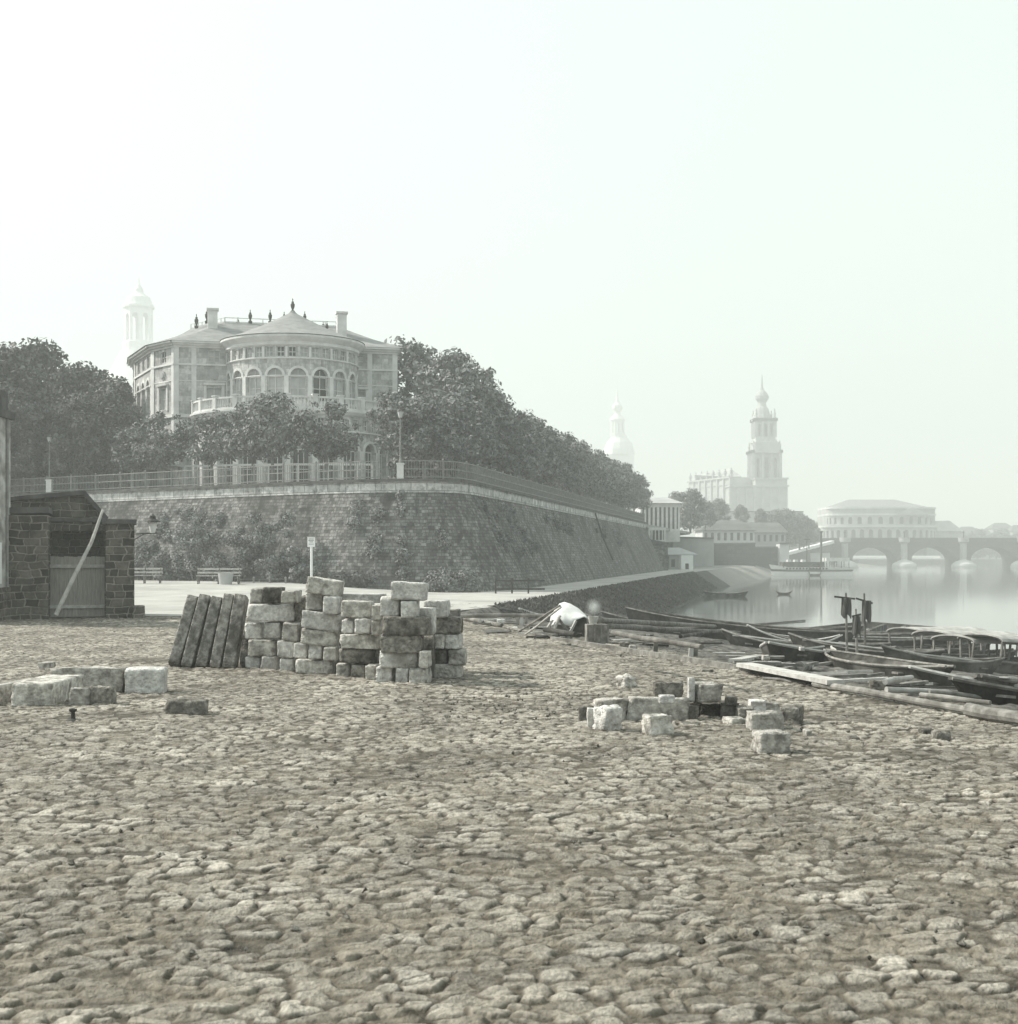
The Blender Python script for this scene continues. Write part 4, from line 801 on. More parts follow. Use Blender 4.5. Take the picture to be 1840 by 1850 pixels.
def bridge():
    Y = 462; k = Y / F; t = root_at('stone_bridge', 'long stone arch bridge with round cutwaters crossing the river', 'bridge', 1500, 1025, Y)
    z0 = t.location.z; zz = lambda y: CZ - (y - HY) * k - z0; xx = lambda p: (p - 1500) * k
    w = MB(); f = lambda s, z, d: (s, d, z); zt = zz(979); p = 107 * k; ow = 80 * k
    zb = WATER - 1 - z0
    x0 = xx(1527)
    for i in range(7):
        s0 = x0 + (i) * p
        arch_bay(w, None, f, s0, s0 + p, zb, zt, w=ow, sill=zb, spring=.5 - z0, depth=12, n=20, rise=4.3)
        fb = lambda s, z, d: (s, 12 - d, z); arch_bay(w, None, fb, s0, s0 + p, zb, zt, w=ow, sill=zb, spring=.5 - z0, depth=.01, n=20, rise=4.3)
    w.bb(xx(1505), x0, 0, 12, zb, zt); w.build('arcade', M_bridge, t)
    q = MB(); q.bb(xx(1500), x0 + 7 * p, -.5, .1, zt, zt + .35); q.bb(xx(1500), x0 + 7 * p, 11.9, 12.5, zt, zt + .35); q.bb(xx(1500), x0 + 7 * p, -.2, .15, zt + .35, zt + 1.35); q.bb(xx(1500), x0 + 7 * p, 11.8, 12.2, zt + .35, zt + 1.35); q.bb(xx(1500), x0 + 7 * p, .1, 11.9, zt - .3, zt + .05); q.build('parapet', M_bridge, t)
    for i in range(0, 8):
        xc = x0 + i * p; q = MB()
        q.lathe([(4.1, zb), (4.1, WATER - z0 + .6), (3.9, WATER - z0 + 1.2), (2.4, WATER - z0 + 2.1), (1.2, WATER - z0 + 2.5), (.9, WATER - z0 + 2.7)], (xc, -.2, 0), 20, math.pi, 2 * math.pi); q.build('cutwater', M_farl, t)
        q = MB(); q.lathe([(1.1, WATER - z0 + 2.5), (1.1, zt - .6), (1.9, zt), (1.9, zt + 1.4)], (xc, 0, 0), 10, math.pi, 2 * math.pi); q.build('pier_shaft', M_far, t)
        q = MB(); q.box((xc, -.2, zt + 1.7), (.25, .25, 2.5)); q.lathe([(.2, 2.8), (.4, 3.3), (.1, 3.6)], (xc, -.2, zt), 6); q.build('bridge_lamp', M_irond, t)
bridge()
t = root_at('ramp_wall', 'low sloping retaining wall with a pale top leading up to the bridge', 'wall', 1450, 1015, 440)
q = MB(); a, b = W(1420, 1003, 400) - t.location, W(1505, 981, 462) - t.location; a2, b2 = W(1420, 1022, 400) - t.location, W(1512, 1028, 462) - t.location
q.add([tuple(a2), tuple(b2), tuple(b), tuple(a), (a2.x - 8, a2.y + 20, a2.z), (b2.x - 8, b2.y + 20, b2.z), (b.x - 8, b.y + 20, b.z), (a.x - 8, a.y + 20, a.z)], [(0, 1, 2, 3), (3, 2, 6, 7), (4, 0, 3, 7), (1, 5, 6, 2)]); q.build('wall', M_bridge, t)
q = MB(); q.bar(a + Vector((-.3, -.4, .35)), b + Vector((-.3, -.4, .35)), 1.6, .9); q.build('coping', M_white, t)

# ---- houses and walls between the bastion and the church
def house(name, label, px0, px1, ytop, ybase, Y, dp, wins=5, roof=None, rpx=None, ry=None, m=None, rm=None, win=(.3, .75), cat='house', floors=1, wfrac=.45, rz=0):
    k = Y / F; cx = (px0 + px1) / 2; t = root_at(name, label, cat, cx, ybase, Y, rz=rz); z0 = t.location.z; zz = lambda y: CZ - (y - HY) * k - z0; xx = lambda p: (p - cx) * k
    w, dk = MB(), []; f = lambda s, z, d: (xx(px0) + s, d, z); L = xx(px1) - xx(px0); Hh = zz(ytop)
    for fl in range(floors):
        a0, a1 = Hh * fl / floors, Hh * (fl + 1) / floors
        for i in range(wins):
            gq = MB(); arch_bay(w, gq, f, L * i / wins, L * (i + 1) / wins, a0 - (1.5 if fl == 0 else 0), a1, w=L / wins * wfrac, sill=a0 + (a1 - a0) * win[0], spring=a0 + (a1 - a0) * win[1], depth=.25, arch=False); dk.append(gq)
    w.bb(xx(px0), xx(px1), .3, dp, -1.5, Hh - .01); w.bb(xx(px0), xx(px0) + .3, 0.001, .31, -1.5, Hh); w.bb(xx(px1) - .3, xx(px1), .001, .31, -1.5, Hh)
    w.build('wall', m or M_farl, t)
    for gq in dk: gq.build('window', M_fard, t)
    if roof:
        q = MB(); o = .6; X0, X1 = xx(px0) - o, xx(px1) + o; hz = zz(ry)
        R0, R1 = (xx(rpx[0]), xx(rpx[1]))
        q.add([(X0, -o, Hh), (X1, -o, Hh), (X1, dp + o, Hh), (X0, dp + o, Hh), (R0, dp * .45, hz), (R1, dp * .45, hz)], [(0, 1, 5, 4), (1, 2, 5), (2, 3, 4, 5), (3, 0, 4), (3, 2, 1, 0)]); q.build('roof', rm or M_fard, t)
    return t
house('colonnaded_hall', 'white hall with tall pilasters and windows standing past the last avenue trees', 1158, 1229, 909, 962, 226, 14, 9, True, (1165, 1215), 896, M_trim, M_far, (.12, .86), wfrac=.5)
house('cottage', 'low white house with a hipped dark roof and one chimney on the river wall', 1270, 1364, 958, 981, 300, 12, 8, True, (1288, 1345), 939, M_farl, M_fard, (.2, .8))
house('long_shed', 'long dark roofed shed behind and right of the low white house', 1345, 1420, 962, 985, 318, 12, 7, True, (1350, 1416), 943, M_far, M_fard, (.3, .8))
house('river_shed', 'small plank shed with a sloping roof at the foot of the bastion end', 1209, 1255, 1002, 1030, 205, 6, 3, True, (1207, 1232), 989, M_far, M_far, (.2, .7))
house('white_hut', 'small whitewashed hut with a dark doorway beside the plank shed', 1231, 1253, 1003, 1029, 200, 3, 1, None, m=M_white, win=(.02, .42), wfrac=.3, cat='hut')
house('terrace_pavilion', 'narrow glazed gallery on top of the stepped end of the bastion', 1172, 1204, 953, 978, 190, 4, 5, None, m=M_trim, win=(.1, .8), wfrac=.7, cat='pavilion')
def wallseg(label, px0, px1, y0, y1, yb, Y, dp=8, m=None, name='retaining_wall', Y2=None, grp=None):
    Y2 = Y2 or Y; t = root_at(name, label, 'wall', (px0 + px1) / 2, yb, (Y + Y2) / 2); o = t.location; k0, k1 = Y / F, Y2 / F
    a = Vector(((px0 - CX) * k0, Y, CZ - (y0 - HY) * k0)) - o; b = Vector(((px1 - CX) * k1, Y2, CZ - (y1 - HY) * k1)) - o; zb = -3
    q = MB(); bt = Vector((0, -.8, 0))
    q.add([(a.x, a.y - .8, zb), (b.x, b.y - .8, zb), tuple(b), tuple(a), (a.x, a.y + dp, zb), (b.x, b.y + dp, zb), (b.x, b.y + dp, b.z), (a.x, a.y + dp, a.z)], [(0, 1, 2, 3), (3, 2, 6, 7), (4, 0, 3, 7), (1, 5, 6, 2)]); q.build('masonry_face', m or M_bridge, t)
    q = MB(); q.bar(a + Vector((0, .1, .15)), b + Vector((0, .1, .15)), .9, .3); q.build('coping', M_fard, t)
wallseg('stepped lower end of the bastion below the glazed gallery', 1172, 1207, 978, 984, 1034, 189, 10, M_wall)
wallseg('plastered retaining wall between the sheds and the white house', 1216, 1290, 972, 974, 1020, 260, 20, M_far)
wallseg('dark river wall below the low white house', 1262, 1365, 984, 983, 1022, 285, 14)
wallseg('dark sloping river wall right of the buttress, left of the pale pillar', 1322, 1412, 990, 990, 1018, 300, 14)
wallseg('pale square pillar closing the end of the dark river wall', 1409, 1426, 983, 983, 1010, 298, 4, M_farl, name='wall_pillar')
wallseg('long high terrace wall below the church', 1300, 1452, 925, 925, 990, 470, 12, M_far)
wallseg('pale low embankment wall beneath the church right of the trees', 1420, 1500, 1000, 998, 1018, 430, 5, M_farl)
tg = [tree_proto(91 + k, 11.0, 5.0, 1.2, 9000, .3, trunk=.3) for k in range(2)]
for i, (px, yb, Y, s, lb) in enumerate([(1226, 958, 262, .50, 'round tree right behind the white pilastered hall'), (1248, 962, 255, .54, 'largest round tree between the white hall and the low white house'), (1275, 958, 290, .42, 'tree behind the left end of the hipped roof'), (1300, 952, 330, .46, 'small dark tree behind the chimney of the low white house'), (1425, 990, 385, .75, 'hazy tree at the right foot of the church'), (1445, 992, 390, .68, 'hazy tree between the church and the steamer funnel'), (1462, 990, 420, .60, 'faint tree left of the opera house'), (1400, 985, 380, .66, 'hazy tree behind the long dark shed roof'), (1375, 950, 350, .3, 'small hazy tree above the long shed'), (1340, 948, 360, .35, 'small hazy tree above the hipped roof')]):
    p = W(px, yb, Y); plant_tree(tg[i % 2], 'distant_tree', lb, 'tree', tuple(p), s * 1.15, i * 1.3, 'distant trees around the church', sz=s * 1.25)
for i, (a, b, y, Y) in enumerate([(1735, 1775, 955, 700), (1770, 1800, 960, 720), (1795, 1835, 948, 740), (1830, 1880, 952, 730), (1700, 1740, 965, 740)]):
    house('distant_house', ['hazy low house just right of the opera house above the bridge', 'hazy house with a pointed gable above the bridge', 'taller hazy house near the right edge above the bridge', 'hazy house cut by the right edge above the bridge', 'hazy house behind the right wing of the opera house'][i], a, b, y + 8, 1004, Y, 14, 4, True, (a + 10, b - 10), y - 4, M_far, M_fard, (.4, .8), cat="house")
for i in range(9):
    px = 1745 + i * 22; p = W(px, 1003, 650 + (i % 3) * 12); plant_tree(tg[i % 2], 'distant_tree', f'faint tree on the far bank above the bridge, {ORD[i] if i else "first"} from the left', 'tree', (p.x, p.y, -.2), 1.05 + .2 * (i % 2), i, 'trees on the far river bank')
# ------------------------------------------------------------------ steamer and small boats far out
def steamer():
    p = W(1468, 1040, 280); t = thing('steamboat', 'white paddle steamer with an awning and tall thin funnel at the far landing', 'steamboat', (p.x, p.y, WATER), R(10)); t.scale = (1.12, 1, 1.3)
    L, Wd = 15.5, 2.6
    def hull(z0, z1, f0, f1):
        vs, n = [], 15
        for i in range(n):
            s = -1 + 2 * i / (n - 1); w0 = Wd / 2 * (1 - abs(s) ** 3.2) + .02; rise = .55 * max(0, -s - .55) ** 1 * 1.5 + .25 * max(0, s - .6)
            ext = 1 + .04 * f1
            for sx in (-1, 1): vs += [(s * L / 2 * (.96 + .04 * f0), sx * w0 * .8, z0), (s * L / 2 * ext, sx * w0, z1 + rise * f1)]
        fs = []
        for i in range(n - 1):
            a, b = 4 * i, 4 * i + 4; fs += [(a, b, b + 1, a + 1), (a + 2, a + 3, b + 3, b + 2), (a + 1, b + 1, b + 3, a + 3)]
        q = MB(); q.add(vs, fs); return q
    hull(-.4, .62, 0, .2).build('hull', M_white, t); hull(.60, .86, .3, .5).build('rubbing_band', M_woodd, t); hull(.84, 1.3, .5, 1.2).build('topside', M_white, t)
    for i in range(13): q = MB(); q.box((-5.2 + i * .62, -1.27, 1.1), (.3, .12, .26)); q.build('porthole', M_dark, t)
    q = MB(); q.lathe([(1.15, -.25), (1.15, .25)], n=20); q.v = [(a, -1.45 + c * .9, b + .75) for a, b, c in [(v[0], v[1], v[2]) for v in q.v]]; q.build('paddle_box', M_woodd, t)
    q = MB(); q.bb(-5.8, 2.0, -.9, .9, 1.3, 2.1); q.build('deckhouse', M_woodd, t)
    for x in (-4.5, -3.2, -1.8): q = MB(); q.box((x, -.2, 2.3), (.7, 1.1, .35), top=.8); q.build('deck_cargo', M_farl, t)
    q = MB(); q.bb(2.2, 6.6, -1.25, 1.25, 2.2, 2.75); q.build('awning', M_canvas, t)
    for x in (2.3, 3.7, 5.1, 6.5):
        for y in (-1.2, 1.2): q = MB(); q.bar((x, y, 1.2), (x, y, 2.3), .08); q.build('awning_post', M_irond, t)
    q = MB(); q.lathe([(.2, 1.3), (.2, 6.6), (.34, 6.7), (.34, 6.85), (.2, 6.9)], (1.7, 0, 0), 10); q.build('funnel', M_fard, t)
    q = MB(); q.tube([(-1.0, 0, 1.3), (-1.0, 0, 5.6)], .06, 6); q.bar((-1.6, 0, 5.6), (-.4, 0, 5.6), .12); q.build('mast', M_irond, t)
steamer()
# ------------------------------------------------------------------ boats
def hull_mesh(L, Wd, Hh, rake=.35, sheer=.25, thick=.05, blunt=.15, n=17, rocker=.12):
    so, si = [], []
    for i in range(n):
        s = -1 + 2 * i / (n - 1); a = abs(s); w0 = Wd / 2 * max(blunt if s < 0 else .04, (1 - a ** 2.6)); w1 = w0 * .78
        zt = Hh + sheer * a ** 2.2; zb = rocker * a ** 2.5; xt = s * L / 2; xb = s * (L / 2 - rake * (a ** 2))
        so.append([(xt, -w0, zt), (xb, -w1, zb), (xb, w1, zb), (xt, w0, zt)])
        k = max(0, w0 - thick); k1 = max(0, w1 - thick); si.append([(xt * .985, -k, zt), (xb * .97, -k1, zb + thick), (xb * .97, k1, zb + thick), (xt * .985, k, zt)])
    vs = [p for r_ in so for p in r_] + [p for r_ in si for p in r_]; o = 4 * n; fs = []
    for i in range(n - 1):
        a, b = 4 * i, 4 * i + 4
        for k in range(3): fs.append((a + k, a + k + 1, b + k + 1, b + k)); fs.append((o + a + k, o + b + k, o + b + k + 1, o + a + k + 1))
        fs.append((a, b, o + b, o + a)); fs.append((a + 3, o + a + 3, o + b + 3, b + 3))
    fs.append((0, 3, 2, 1)); fs.append((o, o + 1, o + 2, o + 3)); e = 4 * (n - 1); fs.append((e, e + 1, e + 2, e + 3)); fs.append((o + e + 3, o + e + 2, o + e + 1, o + e))
    return MB().add(vs, fs), so
def boat(name, label, cat, loc, rz, L=6, Wd=1.5, Hh=.5, m=None, canopy=None, thw=3, pitch=0, sheer=.25, rim=None, group=None, oars=0, floor=True, roll=0):
    t = thing(name, label, cat, loc, rz, group); t.rotation_euler = (roll, pitch, rz)
    q, so = hull_mesh(L, Wd, Hh, sheer=sheer); q.build('hull', m or M_woodd, t)
    for sd in (0, 3):
        q = MB(); pts = [so[i][sd] for i in range(len(so))]; q.tube([(p[0], p[1], p[2] + .02) for p in pts], .035, 5); q.build('gunwale', rim or M_wood, t)
    for i in range(thw):
        x = L * (-.28 + .56 * (i / max(1, thw - 1))); q = MB(); q.box((x, 0, Hh * .72), (.26, Wd * .86, .04)); q.build('thwart', M_wood, t)
    for i in range(oars): q = MB(); q.tube([(-L * .35, .2 - .3 * i, Hh + .08), (L * .3, -.1 + .35 * i, Hh + .12)], .03, 6); q.box((L * .33, -.1 + .37 * i, Hh + .12), (.7, .16, .03), .1); q.build('oar', M_woodp, t)
    if canopy:
        x0, x1, hc = canopy; W2 = Wd / 2 * 1.0; q = MB(); n = 10; vs = []
        for zz in (0, .05):
            for x in (x0, x1):
                for k in range(n + 1): a = math.pi * (k / n); vs.append((x, -W2 * 1.08 * math.cos(a), hc + zz + .2 * math.sin(a)))
        m1 = n + 1; fs = []
        for k in range(n): fs += [(k, m1 + k, m1 + k + 1, k + 1), (2 * m1 + k, 2 * m1 + k + 1, 3 * m1 + k + 1, 3 * m1 + k), (k, k + 1, 2 * m1 + k + 1, 2 * m1 + k), (m1 + k, 3 * m1 + k, 3 * m1 + k + 1, m1 + k + 1)]
        fs += [(0, 2 * m1, 3 * m1, m1), (n, m1 + n, 3 * m1 + n, 2 * m1 + n)]
        q.add(vs, fs); q.build('canopy', M_canvasg, t)
        for x in (x0 + .08, (x0 + x1) / 2, x1 - .08):
            for sy in (-1, 1): q = MB(); q.bar((x, sy * W2 * .93, Hh * .9), (x, sy * W2 * 1.0, hc + .04), .06); q.build('canopy_post', M_wood, t)
            q = MB()
            pts = [(x, -W2 * 1.03 * math.cos(math.pi * k / 8), hc - .03 + .2 * math.sin(math.pi * k / 8)) for k in range(9)]; q.tube(pts, .025, 5); q.build('canopy_hoop', M_wood, t)
        for x in ((x0 + x1) / 2 - .6, (x0 + x1) / 2 + .6): q = MB(); q.box((x, 0, Hh * .85), (.35, Wd * .85, .05)); q.build('bench', M_wood, t)
    return t
def gl(x, y): return max(H(x, y), WATER)
def boat_px(label, px, py, qx, qy, L, name='rowing_boat', cat='rowing boat', **kw):
    """boat whose bow stands at photo pixel (px,py) on the ground and whose stern points to pixel (qx,qy)"""
    a = G(px, py); b = G(qx, qy); d = Vector((a.x - b.x, a.y - b.y, 0)).normalized(); c = Vector((a.x, a.y, 0)) - d * L / 2; s = c - d * L / 2
    za, zs = gl(a.x, a.y), gl(s.x, s.y); pitch = -math.asin(max(-.3, min(.3, (za - zs) / L)))
    return boat(name, label, cat, (c.x, c.y, (za + zs) / 2 - .06), math.atan2(d.y, d.x), L=L, pitch=pitch, **kw)
def boat_at(label, px, Y, dr, L, z=None, name='rowing_boat', cat='rowing boat', **kw):
    x = (px - CX) / F * Y; d = Vector((dr[0], dr[1], 0)).normalized(); a = (x + d.x * L / 2, Y + d.y * L / 2); s = (x - d.x * L / 2, Y - d.y * L / 2)
    za, zs = gl(*a), gl(*s); pitch = -math.asin(max(-.3, min(.3, (za - zs) / L)))
    return boat(name, label, cat, (x, Y, (za + zs) / 2 - .1), math.atan2(d.y, d.x), L=L, pitch=pitch, **kw)
PG = 'covered pleasure boats at the landing'
for i, (px, Y, lb, L, hc) in enumerate([(1672, 57, 'covered boat with a curved grey canopy, leftmost of the covered boats', 7.5, .95), (1722, 53, 'covered boat with a pale curved canopy, second of the covered boats from the left', 7, .97), (1762, 49, 'covered boat with low canopy, third of the covered boats from the left', 6.6, .93), (1812, 48, 'covered boat with a dark open front, fourth of the covered boats from the left', 6.6, 1.05), (1862, 49, 'covered boat cut by the right edge of the photo', 6.6, 1.0)]):
    boat_at(lb, px, Y, (-.86, -.5), L, name='covered_boat', cat='covered boat', Wd=1.8, Hh=.32, canopy=(-2.6, 1.2, hc), group=PG, thw=2, sheer=.18)
boat_px('broad dark boat lying across the mud right of the tall pole', 1492, 1203, 1650, 1228, 5.4, Wd=1.3, Hh=.32, sheer=.1, rim=M_wood)
boat_px('old rowing boat with pale striped bow planks at the mud edge', 1386, 1196, 1500, 1200, 4.6, Wd=1.3, Hh=.33, sheer=.15, rim=M_woodp)
boat_px('dark boat tied by a rope with its raised bow beside the square block', 1640, 1240, 1760, 1252, 3.6, Wd=1.05, Hh=.27, sheer=.12, rim=M_woodp)
boat_px('dark boat hull behind the thick log near the right edge', 1715, 1266, 1850, 1276, 3.4, Wd=1.1, Hh=.27, sheer=.1)
boat_px('dark flat boat with oars cut by the right edge', 1770, 1256, 1860, 1258, 4.0, Wd=1.1, Hh=.27, sheer=.1, oars=2)
boat_at('long dark cargo barge lying behind the mud in front of the open water', 1330, 58, (-.97, .25), 9.5, name='barge', cat='barge', Wd=2.0, Hh=.8, sheer=.2, thw=5)
boat_at('long flat punt with thwarts behind the dark barge', 1400, 63, (-.985, .17), 11, name='punt', cat='punt', Wd=1.5, Hh=.42, thw=6, oars=2)
boat_at('narrow punt at the water edge left of the hanging cloths', 1400, 70, (.99, .05), 9, name='punt', cat='punt', Wd=1.3, Hh=.4, thw=5)
boat_at('flat punt lying farthest left beside the long poles', 1225, 66, (-.96, .25), 7.5, name='punt', cat='punt', Wd=1.3, Hh=.45, thw=4)
boat_at('open boat loaded with planks right of the tall poles', 1585, 60, (-.9, -.1), 7, Wd=1.6, Hh=.5, oars=2)
boat_at('open boat between the barge and the tall poles', 1478, 55, (-.9, .1), 5.5, Wd=1.4, Hh=.45, oars=1)
boat_at('upturned looking light boat with a pale rim behind the striped bow boat', 1432, 50, (-.95, -.2), 3.6, Wd=1.2, Hh=.42, rim=M_woodp, sheer=.4)
boat_at('slim boat reaching out to the point of the landing raft', 1590, 68, (-.98, .1), 9, name='punt', cat='punt', Wd=1.2, Hh=.4, thw=5)
boat_at('open boat lying between the dark boat and the first covered boat', 1560, 46, (-.93, .25), 5.0, Wd=1.4, Hh=.45, oars=2)
boat_at('open boat seen through the posts of the covered boats', 1700, 44, (-.93, -.2), 4.2, Wd=1.3, Hh=.4, oars=1)
boat_at('low open boat just right of the barge bow on the mud', 1420, 47, (-.95, .2), 4.4, Wd=1.2, Hh=.34, oars=2)
boat_at('low open boat with oars between the poles and the striped bow boat', 1505, 50, (-.9, -.15), 4.8, Wd=1.3, Hh=.36, oars=3)
boat_at('flat punt lying in front of the uppermost long beam', 1160, 58, (-.95, .3), 5.5, name='punt', cat='punt', Wd=1.2, Hh=.35, thw=3)
boat_at('moored rowing boat with a small dark tent by the grass bank', 1312, 139, (-.99, -.1), 4.6, Wd=1.2, Hh=.4, oars=1, m=M_woodd)
boat_at('tiny skiff alone on the water below the steamer', 1417, 146, (-1, .1), 1.8, Wd=.6, Hh=.25, thw=1)
# floating landing raft: long triangular frame of beams on the water
t = thing('landing_raft', 'long dark floating beam frame pointing out into the river behind the boats', 'raft', (14, 66, WATER))
def rb(px0, y0, px1, y1, th=.22):
    a = W(px0, y0, 4.0 / ((y0 - HY) / F)); b = W(px1, y1, 4.0 / ((y1 - HY) / F)); q = MB(); q.bar(a, b, th, th); q.build('beam', M_woodd, t, world=True)
for a in ((1420, 1142, 1563, 1126), (1563, 1126, 1720, 1138), (1563, 1127, 1548, 1148), (1600, 1130, 1560, 1146), (1640, 1133, 1600, 1148), (1731, 1136, 1785, 1158), (1731, 1136, 1722, 1152), (1560, 1146, 1400, 1152), (1745, 1142, 1730, 1158)): rb(*a)
# tall poles with hanging cloths
def cloth_pole(label, px, ytop, ybot, Y, bar0, bar1, c0, c1, cy0, cy1):
    k = Y / F; t = root_at('cloth_pole', label, 'pole', px, ybot, Y, 'poles with hanging dark cloths'); o = t.location
    q = MB(); q.tube([W(px + 2, ybot, Y) - o, W(px, ytop, Y) - o], [.045, .03], 6); q.build('pole', M_wood, t)
    q = MB(); q.bar(W(bar0[0], bar0[1], Y - .05) - o, W(bar1[0], bar1[1], Y - .05) - o, .06); q.build('crossbar', M_woodd, t)
    q = MB(); n, m_ = 10, 8; r = random.Random(int(px)); vs = []
    for i in range(n + 1):
        for j in range(m_ + 1):
            u, v = i / n, j / m_; p = W(c0 + (c1 - c0) * u, cy0 + (cy1 - cy0) * v * (1 - .12 * math.sin(u * 9 + px)), Y - .08) - o; vs.append((p.x, p.y + .05 * math.sin(u * 11 + v * 2), p.z))
    q.add(vs, [(i * (m_ + 1) + j, (i + 1) * (m_ + 1) + j, (i + 1) * (m_ + 1) + j + 1, i * (m_ + 1) + j + 1) for i in range(n) for j in range(m_)])
    c = q.build('cloth', M_net, t); md = c.modifiers.new('thickness', 'SOLIDIFY'); md.thickness = .02
cloth_pole('tall thin pole with a dark ragged cloth, left of the three', 1529, 1071, 1183, 44, (1508, 1078), (1545, 1082), 1521, 1538, 1080, 1114)
cloth_pole('tall leaning pole with a dark ragged cloth, right of the three', 1562, 1072, 1180, 46, (1547, 1081), (1577, 1090), 1558, 1574, 1085, 1122)
cloth_pole('shorter pole with the longest dark cloth, between the other two', 1547, 1100, 1182, 43, (1540, 1114), (1556, 1110), 1541, 1555, 1113, 1149)
# ------------------------------------------------------------------ timber lying about
def GL(px, py, lift):
    dx, dz = (px - CX) / F, -(py - HY) / F; Y = np.arange(6, 120, .05); h = np.maximum(hgt(dx * Y, Y), WATER) + lift; z = CZ + dz * Y
    i = np.argmax(z <= h) if (z <= h).any() else len(Y) - 1; return Vector((dx * Y[i], Y[i], float(h[i])))
def timber(label, x0, y0, x1, y1, th, l0=.1, l1=None, m=None, rd=True, flat=None, name='timber', cat='timber', group='timbers along the landing'):
    a = GL(x0, y0, l0); b = GL(x1, y1, l0 if l1 is None else l1); c = (a + b) / 2; q = MB()
    if rd: d = (b - a); r = random.Random(x0 + y0); q.tube([a - c, a + d * .35 - c + Vector((0, 0, r.uniform(-.02, .02))), a + d * .7 - c, b - c], [th / 2, th * .48, th * .46, th * .42], 10)
    else: q.bar(a - c, b - c, flat or th, th)
    return solo(q, name, m or M_wood, label, cat, tuple(c), group)
timber('long thin squared beam edging the paving below the tent, running right', 998, 1154, 1345, 1208, .10, .06, rd=False)
timber('thin pole lying on the paving left of the end of the pale plank', 1380, 1226, 1462, 1236, .05, .04)
timber('wide pale plank on top of the edge beam', 1345, 1201, 1511, 1233, .07, .16, m=M_woodp, rd=False, flat=.30)
timber('dark beam under the wide pale plank', 1340, 1208, 1478, 1238, .10, .05, m=M_woodd, rd=False)
timber('long round log from the end of the pale plank to the thick log', 1472, 1236, 1755, 1284, .11, .09)
timber('thickest round log at the right edge of the photo', 1750, 1282, 1850, 1300, .18, .12)
timber('pale oar-like pole right of the square block', 1602, 1246, 1748, 1252, .09, .12, m=M_woodp)
timber('short pale pole leading from the square block to the roped boat', 1600, 1232, 1648, 1224, .09, .25, m=M_woodp)
timber('thin pole lying behind the thick log', 1664, 1256, 1790, 1270, .08, .08)
timber('second thin pole lying behind the thick log', 1680, 1250, 1800, 1262, .07, .1)
timber('long level beam on trestles left of the tent', 830, 1113, 1000, 1112, .12, .5)
timber('round pole slanting across the end of the gravel', 838, 1117, 907, 1130, .14, .1)
timber('short pale pole under the level beam', 868, 1122, 925, 1116, .10, .15, m=M_woodp)
timber('thin pole from the gravel tip to the level beam', 905, 1099, 968, 1112, .10, .1)
timber('second thin pole from the gravel tip towards the tent', 938, 1100, 988, 1115, .10, .1, m=M_woodp)
timber('long pole leaning up against the left side of the tent', 938, 1141, 1012, 1094, .06, .05, .88)
timber('second long pole leaning against the left side of the tent', 950, 1146, 1014, 1097, .06, .05, .84, m=M_woodp)
timber('uppermost long beam right of the steaming tub', 1086, 1121, 1340, 1134, .14, .55)
timber('middle long beam right of the steaming tub', 1095, 1131, 1345, 1143, .14, .4)
timber('long rail carried by posts in front of the flat boat', 1108, 1143, 1268, 1169, .10, .7, m=M_wood)
timber('pale plank leading to the striped bow boat', 1328, 1194, 1386, 1183, .06, .1, m=M_woodp, rd=False, flat=.25)
timber('thin beam lying in front of the tent', 900, 1131, 1000, 1152, .08, .05)
timber('dark beam through the tent frame', 985, 1138, 1040, 1146, .12, .35, m=M_woodd)
timber('upper beam of the raft frame left of the barge', 1320, 1131, 1455, 1121, .10, .05)
timber('dark mooring beam ending at the punt', 1230, 1150, 1330, 1134, .10, .3, m=M_woodd)
timber('short thick stump post lying by the striped bow boat', 1445, 1205, 1462, 1204, .2, .1)
for i, (px, y0, y1) in enumerate([(1170, 1163, 1146), (1184, 1180, 1160), (1248, 1188, 1167), (1256, 1188, 1166), (1290, 1148, 1132), (1306, 1148, 1132), (868, 1120, 1112), (935, 1131, 1116), (942, 1132, 1116), (950, 1132, 1116)]):
    p = G(px, y0); q = MB(); hh = (y0 - y1) * p.y / F; q.bar((0, 0, -.1), (.02, 0, hh), .09); solo(q, 'trestle_post', M_wood if i % 2 else M_woodp, ['pale post under the left end of the carried rail', 'squared post under the carried rail', 'left post of the pair near the right end of the rail', 'right post of the pair near the right end of the rail', 'left post carrying the uppermost long beam', 'right post carrying the uppermost long beam', 'post under the level beam nearest the stone stacks', 'first post under the level beam left of the tent', 'second post under the level beam left of the tent', 'third post under the level beam left of the tent'][i], 'post', tuple(p), 'posts of the timber racks')
rr_ = random.Random(44); bd = []
for i in range(58):
    px = rr_.uniform(1345, 1800) if i < 30 else rr_.uniform(860, 1330)
    py = 1190 + (px - 1345) * .16 + rr_.uniform(0, 14) if i < 30 else 1128 + (px - 860) * .09 + rr_.uniform(-3, 16)
    bd.append((i < 30, rr_.choice([0, 1, 2]), px, py))
bd.sort(); cnt = {}
for rt_, mi, px, py in bd:
    k_ = cnt[(rt_, mi)] = cnt.get((rt_, mi), -1) + 1
    p = G(px, py); L_ = rr_.uniform(.4, 1.5); a = rr_.uniform(-.5, .9); q = MB(); q.box((0, 0, 0), (L_, rr_.uniform(.06, .16), .05))
    lb = f'{("leftmost", *ORD[1:])[k_]} {("grey", "dark", "pale")[mi]} loose board from the left {"before the beached boats" if rt_ else "in the timber beside the tent"}'
    o = solo(q, 'loose_board', (M_wood, M_woodd, M_woodp)[mi], lb, 'board', (p.x, p.y, p.z + rr_.uniform(.05, .12)), 'loose boards before the beached boats' if rt_ else 'loose boards beside the tent'); o.rotation_euler = (rr_.uniform(-.1, .1), rr_.uniform(-.08, .08), a)
